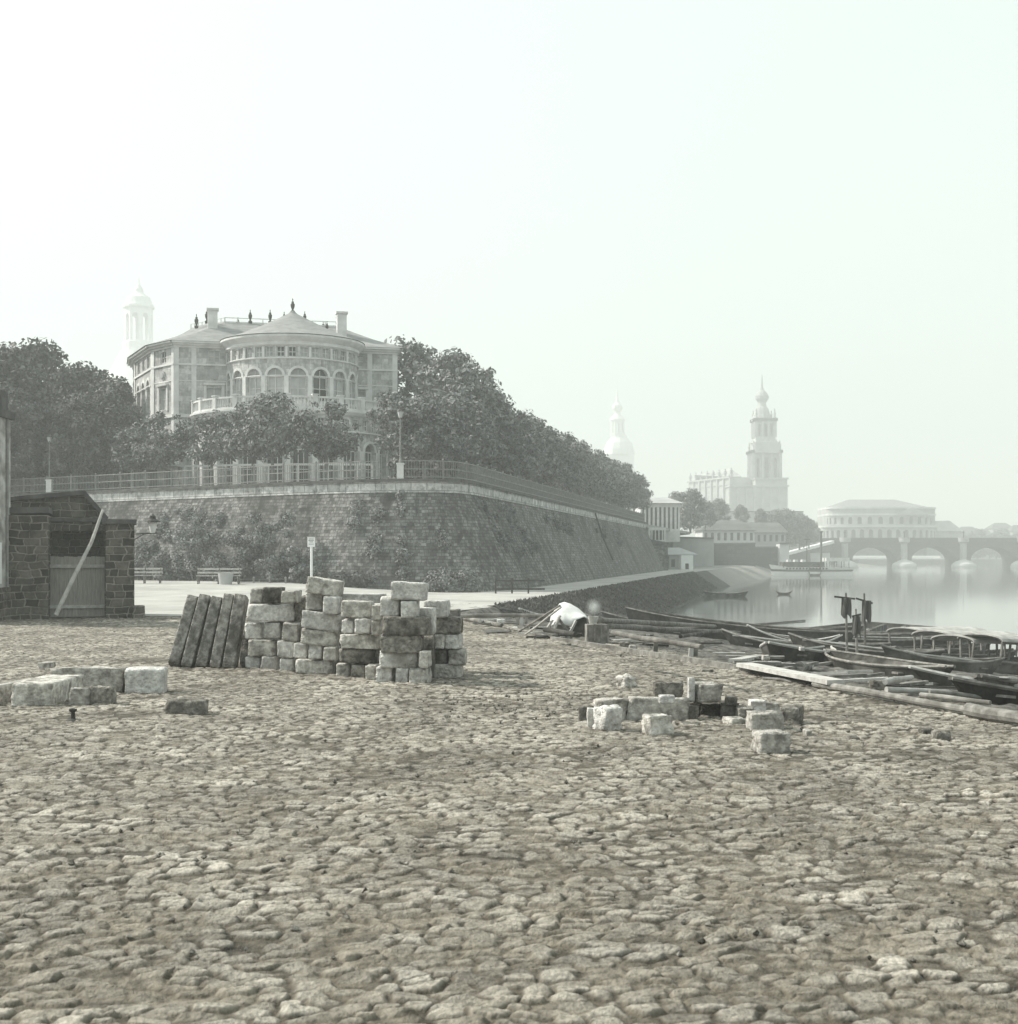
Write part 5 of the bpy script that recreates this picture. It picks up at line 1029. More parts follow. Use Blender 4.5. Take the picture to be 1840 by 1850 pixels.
# canvas tent over a boat frame
def tent():
    c = G(1030, 1152); t = thing('tent', 'white canvas shelter stretched over a dark tub frame with propping poles', 'tent', tuple(c)); Y = c.y
    P = lambda px, py, dy=0: W(px, py, Y + dy) - c
    # draped sheet: the outline seen in the photo given real depth: it hangs over a ridge and falls towards the camera
    prof = [(994, 1130), (997, 1114), (1004, 1101), (1012, 1092), (1020, 1089), (1030, 1091), (1045, 1101), (1058, 1112), (1061, 1116)]
    low = [(995, 1132), (1002, 1129), (1008, 1125), (1014, 1125), (1022, 1129), (1031, 1132), (1042, 1120), (1056, 1115), (1061, 1118)]
    vs = []; n = len(prof)
    for i in range(n):
        a, b, d = P(*prof[i], 1.0), P(*prof[i], .45), P(*low[i], -.25); a.z -= .25
        for u in (0, .33, .66): m_ = b + (d - b) * u; vs.append(tuple(m_ + Vector((0, -.08 * math.sin(u * 3.1), .012 * math.sin(i * 2.3 + u * 5)))))
        vs.append(tuple(d)); vs.append(tuple(a))
    q = MB(); q.add(vs, [(5 * i + k, 5 * i + 5 + k, 5 * i + 6 + k, 5 * i + 1 + k) for i in range(n - 1) for k in range(3)] + [(5 * i + 4, 5 * i + 9, 5 * i + 5, 5 * i) for i in range(n - 1)])
    o = q.build('canvas', M_canvas, t, smooth=True); md = o.modifiers.new('thickness', 'SOLIDIFY'); md.thickness = .02
    q = MB(); q.lathe([(.17, .0), (.21, .2), (.20, .45), (.17, .5)], n=20); q.v = [(v[0] + P(1047, 1130).x, v[1] + .2, v[2]) for v in q.v]; q.build('tub', M_woodd, t)
    q = MB(); q.add([tuple(P(*a, .15)) for a in ((1006, 1128), (1026, 1150), (1000, 1142), (1030, 1131))], [(0, 2, 1, 3)]); q.build('side_cloth', M_canvasg, t)
    for a, b, m in (((1009, 1115), (999, 1140), M_woodp), ((1010, 1118), (1028, 1143), M_woodd), ((1041, 1121), (1024, 1156), M_woodp), ((999, 1120), (986, 1140), M_woodp), ((1012, 1112), (1001, 1138), M_woodp)):
        q = MB(); q.bar(P(*a, -.4), P(*b, -.5), .07, .05); q.build('prop', m, t)
tent()
# crate with steaming tub
c = G(1078, 1164); t = thing('crate', 'weathered tall wooden crate standing right of the tent', 'crate', (c.x, c.y, c.z), .1)
wd = (1097 - 1060) * c.y / F; q = MB(); q.box((0, 0, .22), (wd, .45, .50)); q.build('boards', M_wood, t)
for x in (-wd / 2, -wd * .17, wd * .17, wd / 2): q = MB(); q.box((x, -.235, .22), (.04, .03, .52)); q.build('batten', M_wood, t)
q = MB(); q.lathe([(.001, .01), (.09, .01), (.13, .18), (.115, .18), (.08, .04), (.001, .04)], n=16); solo(q, 'bucket', M_woodp, 'small pale steaming tub standing on the wooden crate', 'bucket', (c.x - .08, c.y, c.z + .475))
sm = bpy.data.materials.new('steam'); sm.use_nodes = True; n = sm.node_tree.nodes; n.remove(n['Principled BSDF']); v = n.new('ShaderNodeVolumePrincipled'); v.inputs['Color'].default_value = (.97, 1, .98, 1)
ge = n.new('ShaderNodeTexCoord'); gr = n.new('ShaderNodeTexGradient'); gr.gradient_type = 'QUADRATIC_SPHERE'; mp = n.new('ShaderNodeMapping'); mp.inputs['Scale'].default_value = (4.2, 4.2, 4.0); L_ = sm.node_tree.links
L_.new(ge.outputs['Object'], mp.inputs[0]); L_.new(mp.outputs[0], gr.inputs[0]); ml = n.new('ShaderNodeMath'); ml.operation = 'MULTIPLY'; ml.inputs[1].default_value = 9; sn = n.new('ShaderNodeTexNoise'); sn.inputs['Scale'].default_value = 11; L_.new(ge.outputs['Object'], sn.inputs['Vector']); m2_ = n.new('ShaderNodeMath'); m2_.operation = 'MULTIPLY'; L_.new(gr.outputs['Fac'], m2_.inputs[0]); L_.new(sn.outputs[0], m2_.inputs[1]); L_.new(m2_.outputs[0], ml.inputs[0]); L_.new(ml.outputs[0], v.inputs['Density'])
L_.new(v.outputs[0], n['Material Output'].inputs['Volume'])
q = MB(); q.lathe([(.001, -.26), (.14, -.21), (.235, -.07), (.24, .07), (.18, .2), (.001, .27)], n=20); solo(q, 'steam_puff', sm, 'round white puff of steam hanging over the little tub', 'steam', (c.x - .06, c.y, c.z + .88), smooth=True)
# small blocks among the timber
def rough(dx, dy, dz, seed, amp=.035, rnd=.10, n=6):
    """weathered quarried block: subdivided box with rounded edges and broken faces"""
    r = np.random.default_rng(seed); vs, idx = [], {}
    def vid(i, j, k):
        if (i, j, k) not in idx: idx[(i, j, k)] = len(vs); vs.append((i, j, k))
        return idx[(i, j, k)]
    fs = []
    for a in range(n):
        for b in range(n):
            fs += [(vid(a, b, 0), vid(a, b + 1, 0), vid(a + 1, b + 1, 0), vid(a + 1, b, 0)), (vid(a, b, n), vid(a + 1, b, n), vid(a + 1, b + 1, n), vid(a, b + 1, n)),
                   (vid(a, 0, b), vid(a + 1, 0, b), vid(a + 1, 0, b + 1), vid(a, 0, b + 1)), (vid(a, n, b), vid(a, n, b + 1), vid(a + 1, n, b + 1), vid(a + 1, n, b)),
                   (vid(0, a, b), vid(0, a, b + 1), vid(0, a + 1, b + 1), vid(0, a + 1, b)), (vid(n, a, b), vid(n, a + 1, b), vid(n, a + 1, b + 1), vid(n, a, b + 1))]
    v = np.array(vs, float) / n * 2 - 1; v = np.sign(v) * np.abs(v) ** .8
    m = min(dx, dy, dz); hf = np.array([dx, dy, dz]) / 2
    taper = 1 + r.uniform(-.07, .07, 3)[None] * v[:, [2, 0, 1]]
    p = v * hf * taper
    rr = m * rnd * .55; core = np.clip(p, -(hf - rr), hf - rr); d = p - core; ln = np.linalg.norm(d, axis=1); e = ln > 1e-9
    p[e] = core[e] + d[e] / ln[e, None] * np.minimum(ln[e], rr)[:, None]
    q = p * 5 / max(m, .15) * .35 + r.uniform(0, 50, 3)
    def n3(q, k): return vnoise(q[:, 0] + q[:, 2] * .7, q[:, 1] - q[:, 2] * .6, k) + vnoise(q[:, 1] * 1.3 + 7, q[:, 2] * 1.3, k + 3) - 1
    nv = p / np.maximum(np.linalg.norm(p / hf, axis=1), .01)[:, None]; nv /= np.linalg.norm(nv, axis=1)[:, None] + 1e-9
    p = p + nv * (n3(q, seed % 97) * amp * 1.2 + n3(q * 2.9, seed % 89) * amp * .9)[:, None]
    return MB().add([tuple(x) for x in p], fs)
SEED = [100]
def block(label, x, y, z, dx, dy, dz, m=None, rz=0, ry=0, rx=0, group=None, amp=.03, rnd=.10, name='stone_block', cat='stone block', n=6):
    SEED[0] += 1; q = rough(dx, dy, dz, SEED[0], amp * min(1, min(dx, dy, dz) / .25), rnd, n); o = solo(q, name, m or M_stone, label, cat, (x, y, z), group, smooth=False); o.rotation_euler = (rx, ry, rz)
    o.data.polygons.foreach_set('use_smooth', [True] * len(o.data.polygons)); return o
# ------------------------------------------------------------------ the stone stacks
CR = lambda cx, cy: (280 + cx / 3.0667, 1000 + cy / 3.068)
def stack(rows, Yf, gname, what, proud=0, base=0):
    rs = random.Random(len(rows) * 7)
    for ri, row in enumerate(rows):
        nrow = len(row)
        for ci_, b in enumerate(row):
            x0, y0, x1, y1 = b[:4]; tl = b[4] if len(b) > 4 else 0; mm = b[5] if len(b) > 5 else None
            (p0, q0), (p1, q1) = CR(x0, y0), CR(x1, y1); Y = Yf((p0 + p1) / 2) - proud; a = W(p0, q0, Y); c = W(p1, q1, Y)
            wd, ht = (c.x - a.x), (a.z - c.z); 
            if tl: wd, ht = wd * .93, ht - wd * abs(math.sin(R(tl))) * .8
            long_ = wd > 1.5 * ht
            dp = rs.uniform(.42, .55); cm = mm or rs.choice([M_stone, M_stone, M_stonel, M_stone])
            course = ['bottom', 'second', 'third', 'fourth', 'fifth', 'sixth', 'topmost'][ri] if ri < len(rows) - 1 or len(rows) < 4 else 'topmost'
            pos = 'single block' if nrow == 1 else (['leftmost block', 'second block', 'third block', 'fourth block', 'fifth block', 'sixth block', 'seventh block'][ci_] if ci_ < nrow - 1 else 'rightmost block')
            lb = f'{"long " if long_ else "squarish "}{what}, {pos} of the {course} course'
            if 'wedged' in what: lb = what
            block(lb, (a.x + c.x) / 2, Y + dp / 2 + rs.uniform(-.03, .03), (a.z + c.z) / 2, wd * .985, dp, ht * .985, cm, ry=R(tl), rz=rs.uniform(-.04, .04) - .09, group=gname, amp=.02)
YM = lambda px: 26.0 + (px - 445) / (700 - 445) * (23.1 - 26.0)
D, LT = M_stoned, M_stonel
stack([[(503, 570, 592, 650, 0, LT), (595, 570, 685, 657), (690, 583, 770, 664, 2), (772, 588, 998, 675, 3)],
       [(515, 480, 683, 572, 1), (680, 482, 783, 580, 4, LT), (775, 497, 852, 580, 2, LT), (858, 505, 937, 588, 3), (938, 520, 1012, 596)],
       [(503, 383, 600, 475, 0, LT), (607, 383, 697, 472), (703, 385, 800, 488, 3)],
       [(517, 283, 775, 378, 0, LT)],
       [(530, 195, 600, 282), (602, 188, 697, 277, 0, D), (705, 205, 788, 277)]], YM, 'sandstone blocks of the left stack', 'sandstone block in the left stack')
stack([[(1008, 612, 1090, 690), (1092, 618, 1172, 697, 0, D), (1177, 620, 1232, 705)],
       [(1012, 528, 1235, 615, 2, D)],
       [(803, 415, 1028, 520, 5), (1030, 447, 1250, 530)],
       [(805, 313, 1042, 438, 8, LT), (1040, 366, 1112, 445, 2, LT), (1115, 362, 1198, 445, 0, LT), (1203, 372, 1252, 452)],
       [(835, 218, 935, 320, 3), (932, 238, 1022, 338, 2, LT), (1025, 262, 1205, 360, 2), (1207, 288, 1260, 372)],
       [(838, 128, 1034, 246, 10)]], YM, 'sandstone blocks of the middle stack', 'sandstone block in the middle stack')
stack([[(1228, 628, 1330, 720, 2, LT), (1335, 636, 1412, 728, 2, LT), (1415, 642, 1512, 738)],
       [(1238, 540, 1468, 640, 1, LT), (1472, 544, 1520, 637)],
       [(1253, 448, 1482, 552, 0, D)],
       [(1268, 350, 1526, 458, 0, D)],
       [(1257, 240, 1362, 350, 0, LT), (1365, 263, 1455, 360)],
       [(1300, 155, 1512, 264, 3, LT)]], lambda px: 22.6 + (770 - px) * .006, 'sandstone blocks of the tall front stack', 'sandstone block in the tall front stack', proud=.15)
stack([[(1515, 614, 1700, 700)],
       [(1516, 530, 1546, 612), (1548, 530, 1626, 614, 0, D), (1630, 532, 1722, 620)],
       [(1530, 448, 1612, 528), (1615, 448, 1697, 530, 0, LT)],
       [(1532, 353, 1706, 448, -1, D)],
       [(1492, 262, 1628, 355)]], lambda px: 23.8, 'sandstone blocks of the right rear stack', 'sandstone block in the right rear stack')
stack([[(1458, 303, 1550, 450, 0, LT)]], lambda px: 23.0, 'sandstone blocks of the right rear stack', 'pale sandstone block wedged upright between front and right rear stacks', proud=0)
# hidden heart of the stacks: rear blocks visible through the gaps
YB = 24.9
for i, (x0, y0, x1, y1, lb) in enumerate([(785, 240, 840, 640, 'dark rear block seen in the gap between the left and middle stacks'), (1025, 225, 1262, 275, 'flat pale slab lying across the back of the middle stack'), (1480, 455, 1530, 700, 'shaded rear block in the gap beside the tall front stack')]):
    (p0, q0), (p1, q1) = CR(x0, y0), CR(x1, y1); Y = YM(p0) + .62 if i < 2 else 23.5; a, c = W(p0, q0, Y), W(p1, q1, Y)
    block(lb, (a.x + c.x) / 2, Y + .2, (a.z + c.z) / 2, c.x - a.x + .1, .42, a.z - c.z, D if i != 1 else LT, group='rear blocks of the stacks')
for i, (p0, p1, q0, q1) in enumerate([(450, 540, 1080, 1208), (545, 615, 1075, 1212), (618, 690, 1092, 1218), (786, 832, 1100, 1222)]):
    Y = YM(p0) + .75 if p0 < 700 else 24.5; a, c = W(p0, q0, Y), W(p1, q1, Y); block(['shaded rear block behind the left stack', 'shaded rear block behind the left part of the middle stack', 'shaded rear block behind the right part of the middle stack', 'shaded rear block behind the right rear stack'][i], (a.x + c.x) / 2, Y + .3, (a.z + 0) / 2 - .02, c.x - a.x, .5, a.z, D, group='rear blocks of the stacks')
# leaning slabs
for i, (tx_, ty, bx_, by_, w_, th) in enumerate([(222, 232, 108, 630, 66, .3), (285, 238, 180, 632, 66, .3), (352, 248, 262, 632, 66, .3), (418, 232, 338, 638, 62, .3), (482, 236, 415, 640, 72, .34), (512, 440, 492, 620, 40, .25)]):
    (p0, q0), (p1, q1) = CR(tx_, ty), CR(bx_, by_); Y0 = YM(445) - .15 + (5 - i) * .03 + (.3 if i == 5 else 0); a, b = W(p0, q0, Y0 + .35), W(p1, q1, Y0); L = (a - b).length
    q = rough(w_ * .93 / 3.067 * Y0 / F, th, L, 400 + i, .010, .10, 8); o = solo(q, 'stone_slab', M_slab, ['long stone slab leaning, leftmost of the leaning slabs', 'long stone slab leaning, second of the leaning slabs from the left', 'long stone slab leaning, third of the leaning slabs from the left', 'long narrow stone slab leaning, fourth of the leaning slabs from the left', 'long stone slab leaning, fifth of the leaning slabs from the left', 'short dark slab wedged between the leaning slabs and the left stack'][i], 'stone slab', tuple((a + b) / 2), 'stone slabs leaning against the left stack')
    o.rotation_euler = (a - b).to_track_quat('Z', 'Y').to_euler(); dz = (a - b).normalized()
    z = dz; x = Vector((1, 0, 0)); x = (x - z * x.dot(z)).normalized(); y = z.cross(x); o.rotation_euler = Matrix((x, y, z)).transposed().to_euler(); o.data.polygons.foreach_set('use_smooth', [True] * len(o.data.polygons))
# ------------------------------------------------------------------ scattered blocks (right)
def gblock(label, x0, y0, x1, y1, org, sc, m=None, dp=None, yb=None, lift=0, rz=0, ry=0, rx=0, amp=.03, group='stone blocks scattered on the paving', rnd=.12, name='stone_block', cat='stone block', n=7):
    p0, q0, p1, q1 = org[0] + x0 / sc, org[1] + y0 / sc, org[0] + x1 / sc, org[1] + y1 / sc; qb = q1 if yb is None else org[1] + yb / sc
    g0 = G((p0 + p1) / 2, qb); Y = g0.y; k = Y / F; wd, ht = (p1 - p0) * k, (q1 - q0) * k; dp = dp or max(.22, min(.5, wd * .8)); ht2 = ht * (Y / (Y + dp * .5)) - dp * .5 * (CZ) / Y * .6
    zc = g0.z + (qb - q1) * k + ht2 / 2 + .0
    ww = wd / (abs(math.cos(rz)) + dp / wd * abs(math.sin(rz))) if rz else wd
    return block(label, (p0 + p1) / 2 * k - CX * k, Y + dp / 2, max(zc, ht2 / 2 - .01), ww, dp, max(ht2, .08), m, rz, ry, rx, group, amp, rnd, name, cat, n)
O2, S2 = (1020, 1200), 3.8333
B2 = [('dark block standing behind the long beam, left of the white slab', 630, 125, 825, 275, D, dict(yb=300, lift=1)),
      ('dark rounded block at the left end of the scattered group', 98, 290, 205, 405, D, {}),
      ('dark oblong block behind the two pale stones', 200, 240, 450, 405, M_stone, dict(rz=.35, dp=.3)),
      ('longest stone beam across the middle of the scattered group', 440, 228, 880, 405, M_stone, dict(rz=-.12, dp=.3)),
      ('wedge shaped stone at the right end of the longest beam', 822, 285, 930, 410, D, dict(rz=.5)),
      ('squared block with a dark right face in front of the longest beam', 545, 355, 762, 502, M_stone, dict(rz=.35, dp=.26)),
      ('small pale upright stone left of the pale boulder', 163, 310, 232, 456, LT, dict(dp=.16)),
      ('pale faceted boulder at the front left of the group', 226, 308, 390, 480, LT, dict(rz=.5, dp=.28, rnd=.15, amp=.06)),
      ('dark block at the back, under the white slab', 832, 262, 952, 378, D, dict(dp=.35)),
      ('dark wide block under the upright squared block', 948, 268, 1092, 380, D, dict(dp=.4)),
      ('dark block at the back right of the wide dark block', 1085, 262, 1212, 386, D, dict(dp=.35)),
      ('low dark block between the back row and the pair on the right', 1205, 300, 1322, 405, D, dict(dp=.35)),
      ('flat broken stone flake lying before the back row', 1118, 372, 1268, 436, M_stone, dict(rz=.3, rnd=.3, dp=.3)),
      ('pale block behind the right pair, half hidden', 1290, 250, 1402, 335, LT, dict(yb=345)),
      ('dark topped block behind the right pair', 1398, 268, 1495, 335, M_stone, dict(yb=345)),
      ('wide squared block in front, left of the right pair', 1290, 335, 1522, 472, M_stone, dict(dp=.3)),
      ('dark squared block, right of the right pair', 1512, 295, 1678, 437, D, dict(rz=-.4, dp=.3)),
      ('isolated rounded block nearest the camera', 1335, 470, 1570, 637, M_stone, dict(rz=.08, dp=.36, rnd=.22)),
      ('rough lone boulder on the paving above the group', 375, 92, 500, 180, M_stone, dict(rnd=.35, amp=.06, rz=.5)),
      ('tiny pebble like stone right of the isolated block', 1675, 458, 1718, 505, M_stone, dict(rnd=.35))]
for lb, x0, y0, x1, y1, m, kw in B2: kw.pop('lift', 0); gblock(lb, x0, y0, x1, y1, O2, S2, m, **kw)
def up(label, x0, y0, x1, y1, Y, dp, m, **kw):
    p0, q0, p1, q1 = O2[0] + x0 / S2, O2[1] + y0 / S2, O2[0] + x1 / S2, O2[1] + y1 / S2; a, c = W(p0, q0, Y), W(p1, q1, Y); block(label, (a.x + c.x) / 2, Y + dp / 2, (a.z + c.z) / 2, c.x - a.x, dp, a.z - c.z, m, group='stone blocks scattered on the paving', **kw)
up('thin white upright slab at the back of the group', 862, 95, 906, 262, 17.75, .2, LT, amp=.01)
up('squared block standing on the wide dark block', 915, 140, 1080, 272, 17.72, .3, M_stone, rz=.3)
up('small dark stone on top of the back row', 1130, 230, 1200, 290, 17.75, .2, D, rnd=.3)
up('small white stone resting on the longest beam', 662, 218, 766, 278, 17.2, .2, LT, rnd=.3)
for lb, a, m in [('left small dark stone of the pair near the right edge', (1668, 1317, 1690, 1331), D), ('right small squared stone of the pair near the right edge', (1692, 1322, 1720, 1342), D), ('small dark cobble lying loose right of the scattered group', (1540, 1335, 1556, 1343), D), ('square weathered block at the start of the oar-like pole', (1577, 1229, 1602, 1249), D),
              ('white boulder below the level beam', (898, 1119, 913, 1131), LT), ('small white stone below the white boulder', (925, 1133, 936, 1139), LT), ('white square stone right of the crate', (1138, 1166, 1150, 1174), LT), ('dark boulder just left of the white square stone', (1120, 1160, 1138, 1172), D), ('small stone left of the striped bow boat', (1380, 1194, 1392, 1204), M_stone), ('small cube of stone below the striped bow boat', (1447, 1196, 1455, 1204), LT),
              ('loose stone on the pale paving right of the stacks', (1268, 1211, 1290, 1217), D), ('dark chip by the wide gap below the tent', (1025, 1164, 1033, 1169), D), ('brownish loose stone under the tent frame', (990, 1146, 1006, 1154), D), ('loose stone at the foot of the tent prop', (1012, 1150, 1022, 1156), LT)]:
    gblock(lb, *a, (0, 0), 1, m, group='loose stones about the quay', name='loose_stone', cat='stone', rnd=.3, n=5)
# left group
O3, S3 = (0, 1140), 4.381
L3 = [('thick stone slab running away from the camera, left group, with a squared front end', 80, 380, 405, 605, M_stone, dict(dp=1.5, rz=0)),
      ('long stone beam of the left group resting on low stones', 400, 290, 978, 500, M_stone, dict(dp=.32, yb=500)),
      ('squared rough block closing the right end of the long left beam', 965, 298, 1292, 508, LT, dict(dp=.4, rz=.12)),
      ('low pale stone under the front of the long left beam', 548, 448, 700, 602, M_stone, dict(dp=.25)),
      ('low brown stone beside the pale one before the long left beam', 698, 442, 882, 600, D, dict(dp=.25)),
      ('dark rounded block lying alone on the paving in front of the leaning slabs', 1305, 545, 1618, 684, D, dict(dp=.25, rnd=.25)),
      ('wide slab at the left edge running back beside the thick one', -170, 400, 72, 610, M_stone, dict(dp=2.2, rz=-.25)),
      ('back slab end peeping over the left group', 300, 250, 385, 300, M_stone, dict(yb=330, dp=.4))]
for lb, x0, y0, x1, y1, m, kw in L3: gblock(lb, x0, y0, x1, y1, O3, S3, m, group='stone blocks at the left edge', **kw)
p = G(132, 1304); q = MB(); q.lathe([(.10, -.02), (.085, .02), (.03, .04), (.025, .12), (.05, .13), (.05, .16), (.001, .17)], n=12); solo(q, 'iron_bolt', M_irond, 'small rusty iron stump standing in the paving before the left stones', 'bolt', tuple(p))
# ------------------------------------------------------------------ stone shed with gate at the left
def shed():
    al = math.atan(.268); ex, ey = (math.cos(al), math.sin(al)), (-math.sin(al), math.cos(al)); O = ((243 - CX) / F * 46.5, 46.5)
    def X(p, v=0):
        t_ = (p - CX) / F; ox, oy = O[0] + ey[0] * v, O[1] + ey[1] * v; return (t_ * oy - ox) / (ex[0] - ex[1] * t_)
    def Z(y, p=150, v=0): return CZ - (y - HY) * (O[1] + ey[1] * v + ex[1] * X(p, v)) / F
    t = thing('stone_shed', 'old rubble stone shed with a recessed plank gate at the left', 'shed', (O[0], O[1], 0), al)
    def B(nm, m, p0, p1, y0, y1, v0, v1, base=False): q = MB(); pc = (p0 + p1) / 2; q.bb(X(p0, v0), X(p1, v0), v0, v1, -.1 if base else Z(y1, pc, v0), Z(y0, pc, v0)); return q.build(nm, m, t)
    B('left_wall', M_gate, -30, 87, 930, 1124, -.25, 2.2, True)
    B('gate_pier', M_gate, 191, 243, 946, 1119, 0, 2.2, True)
    B('pier_cap', M_coping, 184, 247, 938, 946.2, -.12, 2.3)
    q = MB(); q.bb(X(-30, -.25), X(243) - .01, 2.21, 3.0, -.1, Z(940, 150, 2.2)); q.build('inner_wall', M_gate, t)
    q = MB(); q.bb(X(87, -.25) + .001, X(191) - .001, .9, 2.2, Z(958), Z(942)); q.build('lintel', M_gate, t)
    q = MB(); q.bb(X(84), X(186), .78, 2.205, Z(941.5), Z(935)); q.build('lintel_cap', M_coping, t)
    v = 2.3; q = MB(); pl = [(X(-30, v), Z(938, 60, v)), (X(191, v), Z(938, 190, v)), (X(181, v), Z(925, 181, v)), (X(160, v), Z(894, 160, v)), (X(150, v), Z(893, 150, v)), (X(22, v), Z(905, 22, v)), (X(-30, v), Z(910, -20, v))]
    n_ = len(pl); q.add([(x, 2.3, z) for x, z in pl] + [(x, 2.8, z) for x, z in pl], [tuple(range(n_)), tuple(range(2 * n_ - 1, n_ - 1, -1))] + [(i, n_ + i, n_ + (i + 1) % n_, (i + 1) % n_) for i in range(n_)]); q.build('gable_wall', M_gate, t)
    q = MB(); q.bar((X(-20, v), 2.5, Z(905, -20, v)), (X(152, v), 2.5, Z(890, 152, v)), .8, .14); q.build('gable_coping', M_coping, t)
    q = MB(); q.bar((X(151, v), 2.5, Z(889, 151, v)), (X(193, v), 2.5, Z(937, 193, v)), .8, .14); q.build('gable_coping', M_coping, t)
    q = MB(); q.bar((X(-30, -.25), 1.0, Z(924, 30)), (X(88, -.25), 1.0, Z(921, 60)), 2.4, .2); q.build('wall_coping', M_coping, t)
    for i in range(12):
        q = MB(); p0 = 91 + i * 8.2; q.bb(X(p0, .8), X(p0 + 7.9, .8), .8, .86, .04, Z(1005 + (i % 3) * .5, 140, .8)); q.build('gate_board', M_board, t)
    for y in (1023, 1096): q = MB(); q.bb(X(90, .72), X(189, .72), .72, .79, Z(y + 3, 140, .7), Z(y - 3, 140, .7)); q.build('gate_rail', M_woodp, t)
    q = MB(); q.box((X(249), -.1, .2), (.42, .6, .46), .1, top=.93); q.build('corner_stone', M_gate, t)
shed()
q = MB(); Y = 45.4; a, b = W(101, 1111, Y - .35), W(186, 921, Y - .05 + .35); c = (a + b) / 2
q.tube([a - c, (a * .65 + b * .35) - c + Vector((.03, 0, 0)), (a * .3 + b * .7) - c + Vector((.09, 0, -.02)), b - c], [.075, .07, .06, .045], 8); solo(q, 'wooden_pole', M_woodp, 'long pale crooked pole leaning diagonally in front of the plank gate', 'pole', tuple(c))
def house_left():
    Y = 43.0; D_ = 2.4; k = (Y + D_) / F; X = lambda p: (p - CX) * k; Z = lambda y: CZ - (y - HY) * (Y + 1.2) / F
    t = thing('plastered_house', 'corner of a house with worn pale plaster cut by the left edge', 'house', (X(-30), Y, 0))
    q = MB(); q.bb(X(-180), X(19), Y, Y + D_, Z(1062), Z(752)); q.build('wall', M_plast, t, world=True)
    q = MB(); q.bb(X(-180), X(22), Y - .08, Y + D_ + .05, -.1, Z(1062)); q.build('plinth', M_gate, t, world=True)
    q = MB(); q.bb(X(-180), X(26), Y - .3, Y + D_ + .1, Z(752), Z(738)); q.bb(X(-180), X(14), Y, Y + D_, Z(738), Z(700)); q.build('eave', M_coping, t, world=True)
    q = MB(); q.bb(X(19), X(19) + .05, Y + .9, Y + 1.5, Z(1055), Z(980)); q.build('door_frame', M_white, t, world=True)
    q = MB(); q.tube([(X(21), Y + 2.0, Z(752)), (X(21), Y + 2.0, Z(1060))], .05, 8); q.build('drainpipe', M_iron, t, world=True)
house_left()
# wall lamp on the pier
Y = 46.3; c = W(246, 962, Y); t = thing('wall_lamp', 'lantern on an iron bracket sticking out from the gate pier', 'lamp', tuple(c))
P = lambda px, py: W(px, py, Y) - c
q = MB(); q.bar(P(243, 965), P(284, 963), .035); q.bar(P(243, 975), P(262, 964), .025); q.build('bracket', M_irond, t)
b = P(276, 963); q = MB(); q.lathe([(.08, 0), (.15, .36)], tuple(b), 6); q.build('lantern_glass', M_canvas, t)
q = MB(); q.lathe([(.26, .36), (.24, .40), (.11, .47), (.10, .56), (.04, .6), (.001, .66)], tuple(b), 12); q.build('lantern_cap', M_irond, t)
# sign post
p = G(563, 1050); p.y = 77.5; p.x = (563 - CX) / F * 77.5; p.z = H(p.x, p.y); k = 77.5 / F; t = thing('sign_post', 'slender white post with a small square notice board in front of the bastion', 'sign', tuple(p))
zt = W(563, 970, 77.5).z - p.z; q = MB(); q.tube([(0, 0, -.1), (0, 0, zt - .3)], .07, 10); q.build('post', M_white, t)
q = MB(); q.box((0, -.09, zt - .28), (.42, .05, .55)); q.build('board', M_white, t)
q = MB(); q.box((0, -.1, zt + .02), (.5, .1, .05)); q.build('board_top', M_iron, t)
for i, (dz, w_) in enumerate([(-.12, .26), (-.2, .3), (-.28, .2), (-.4, .28)]): q = MB(); q.box((0, -.119, zt + dz), (w_, .008, .025)); q.build('text_line', M_irond, t)
# benches, tub, barrier
def bench(label, px, Y, L, rz=0):
    x = (px - CX) / F * Y; t = thing('park_bench', label, 'bench', (x, Y, H(x, Y) + .03), rz, 'wooden benches below the bastion')
    for i in range(3): q = MB(); q.box((0, -.05 - i * .13, .45), (L, .1, .04)); q.build('seat', M_woodp, t)
    for i in range(2): q = MB(); q.box((0, .12 + i * .04, .62 + i * .2), (L, .03, .1)); q.build('backrest', M_woodp, t)
    for s in (-1, 0, 1):
        for yy in (.1, -.35): q = MB(); q.box((s * (L / 2 - .1), yy, .22), (.06, .06, .46)); q.build('leg', M_wood, t)
        q = MB(); q.bar((s * (L / 2 - .1), .1, .4), (s * (L / 2 - .1), .18, .88), .06); q.build('back_post', M_wood, t)
bench('wooden bench beside the dark shrubs, with a tub behind it', 396, 77, 2.4, .05)
bench('wooden bench half hidden behind the gate pier', 262, 78, 1.9, .1)
x = (408 - CX) / F * 76; q = MB(); q.lathe([(.001, 0), (.34, 0), (.42, .62), (.36, .62), (.3, .1), (.001, .1)], n=20); solo(q, 'planter', M_far, 'round pale tub standing at the right end of the bench', 'planter', (x, 76, H(x, 76) + .03))
pts = [Vector(((x_ - CX) / F * 75.4, 75.4)) for x_ in (896, 925, 955, 984.5)]
railing('barrier', 'dark iron barrier of three panels at the foot of the long wall', [(p.x, p.y) for p in pts], .03, h=.70, post=.88, gap=0, mt=M_irond, rails=(.35, 1.0), thick=.08)
x = (668 - CX) / F * 83; pts = [((px - CX) / F * 79.0, 79.0) for px in (430, 480, 530)]
railing('low_fence', 'very low wire fence round the planting under the wall left of the sign post', pts, .35, h=.4, post=.9, gap=0, mt=M_iron, rails=(.5, 1.0), thick=.02)
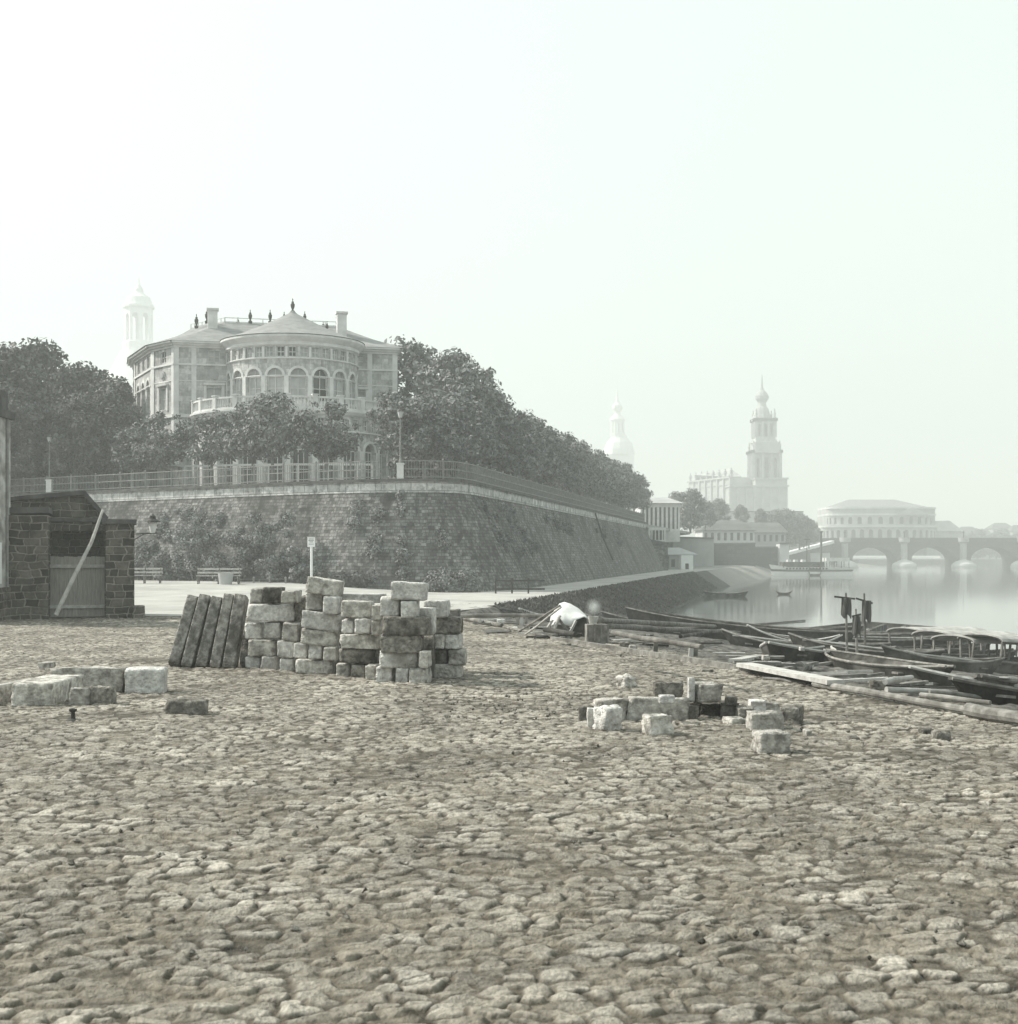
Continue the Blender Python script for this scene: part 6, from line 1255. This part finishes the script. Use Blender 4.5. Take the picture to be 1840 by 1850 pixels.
# ------------------------------------------------------------------ rubble chips, weeds
def tufts():
    r = np.random.default_rng(77); n = 16000; Y = 57 + 110 * r.random(n) ** 1.2; A = np.interp(Y, TY, TX); B = np.interp(Y, SY, SX); X = A - .25 + (B - A + .2) * r.random(n)
    Z = hgt(X, Y) + .06; a = r.uniform(0, 6.283, n); wd = .03 + .0006 * Y; hh = .05 + .09 * r.random(n); l = .06 * r.normal(size=(n, 2))
    v = np.stack([np.stack([X - np.cos(a) * wd, Y - np.sin(a) * wd, Z - .05], -1), np.stack([X + np.cos(a) * wd, Y + np.sin(a) * wd, Z - .05], -1), np.stack([X + l[:, 0], Y + l[:, 1], Z + hh], -1)], 1).reshape(-1, 3)
    me = bpy.data.meshes.new('grass'); me.from_pydata(v.tolist(), [], np.arange(3 * n).reshape(-1, 3).tolist()); me.materials.append(M_blade); o = bpy.data.objects.new('grass', me); C.objects.link(o); tag(o, kind='stuff')
tufts()
def chips():
    r = np.random.default_rng(9); q = MB()
    for i in range(900):
        if i < 520: px, py = r.uniform(0, 1840), 1135 + 640 * r.random() ** 2.2
        elif i < 700: px, py = r.normal(960, 130), r.normal(1278, 20)
        else: px, py = r.uniform(1120, 1240), r.normal(1178, 9)
        py = max(py, 1128); p = G(px, py); s = r.uniform(.010, .026) * (1.3 if r.random() > .9 else 1)
        e = [(s * r.uniform(.7, 1.5), 0, 0), (0, s * r.uniform(.7, 1.4), 0), (-s * r.uniform(.7, 1.5), 0, 0), (0, -s, 0), (s * .2, s * .1, s * r.uniform(.5, 1.1)), (0, 0, -s)]
        a = r.uniform(0, 6.28); ca, sa = math.cos(a), math.sin(a); z = p.z + .03
        q.add([(p.x + x * ca - y * sa, p.y + x * sa + y * ca, z + zz) for x, y, zz in e], [(0, 1, 4), (1, 2, 4), (2, 3, 4), (3, 0, 4), (1, 0, 5), (2, 1, 5), (3, 2, 5), (0, 3, 5)])
    tag(q.build('stone_chips', M_stoned), kind='stuff')
chips()
def weeds():
    r = np.random.default_rng(19); q = MB()
    for i in range(1500):
        px = r.uniform(-60, 1900); py = 1290 + 560 * r.random() ** .8
        p = G(px, py)
        if fbm(np.array([p.x * .7]), np.array([p.y * .7]), 3, 33)[0] < .44: continue
        for k in range(5):
            a = r.uniform(0, 6.28); L = r.uniform(.02, .055); w_ = .0022 + .0004 * p.y / 8; dx, dy = math.cos(a), math.sin(a); ox, oy = r.normal(0, .03, 2); x, y, z = p.x + ox, p.y + oy, p.z + .004
            q.add([(x - dy * w_, y + dx * w_, z), (x + dy * w_, y - dx * w_, z), (x + dx * L * .6, y + dy * L * .6, z + L)], [(0, 1, 2)])
    tag(q.build('weeds', mat('dry_grass', g(.10, .08), g(.20, .08), sc=3)), kind='stuff')
weeds()
# ------------------------------------------------------------------ haze
def haze(density=.0014):
    m = bpy.data.materials.new('haze'); m.use_nodes = True; n = m.node_tree.nodes; n.remove(n['Principled BSDF']); v = n.new('ShaderNodeVolumePrincipled')
    v.inputs['Color'].default_value = (.815, .84, .825, 1); v.inputs['Density'].default_value = density; v.inputs['Anisotropy'].default_value = 0.0
    m.node_tree.links.new(v.outputs[0], n['Material Output'].inputs['Volume'])
    q = MB(); q.bb(-3300, 3400, -80, 3700, -8, 125); o = q.build('haze', m); tag(o, kind='stuff')
haze()
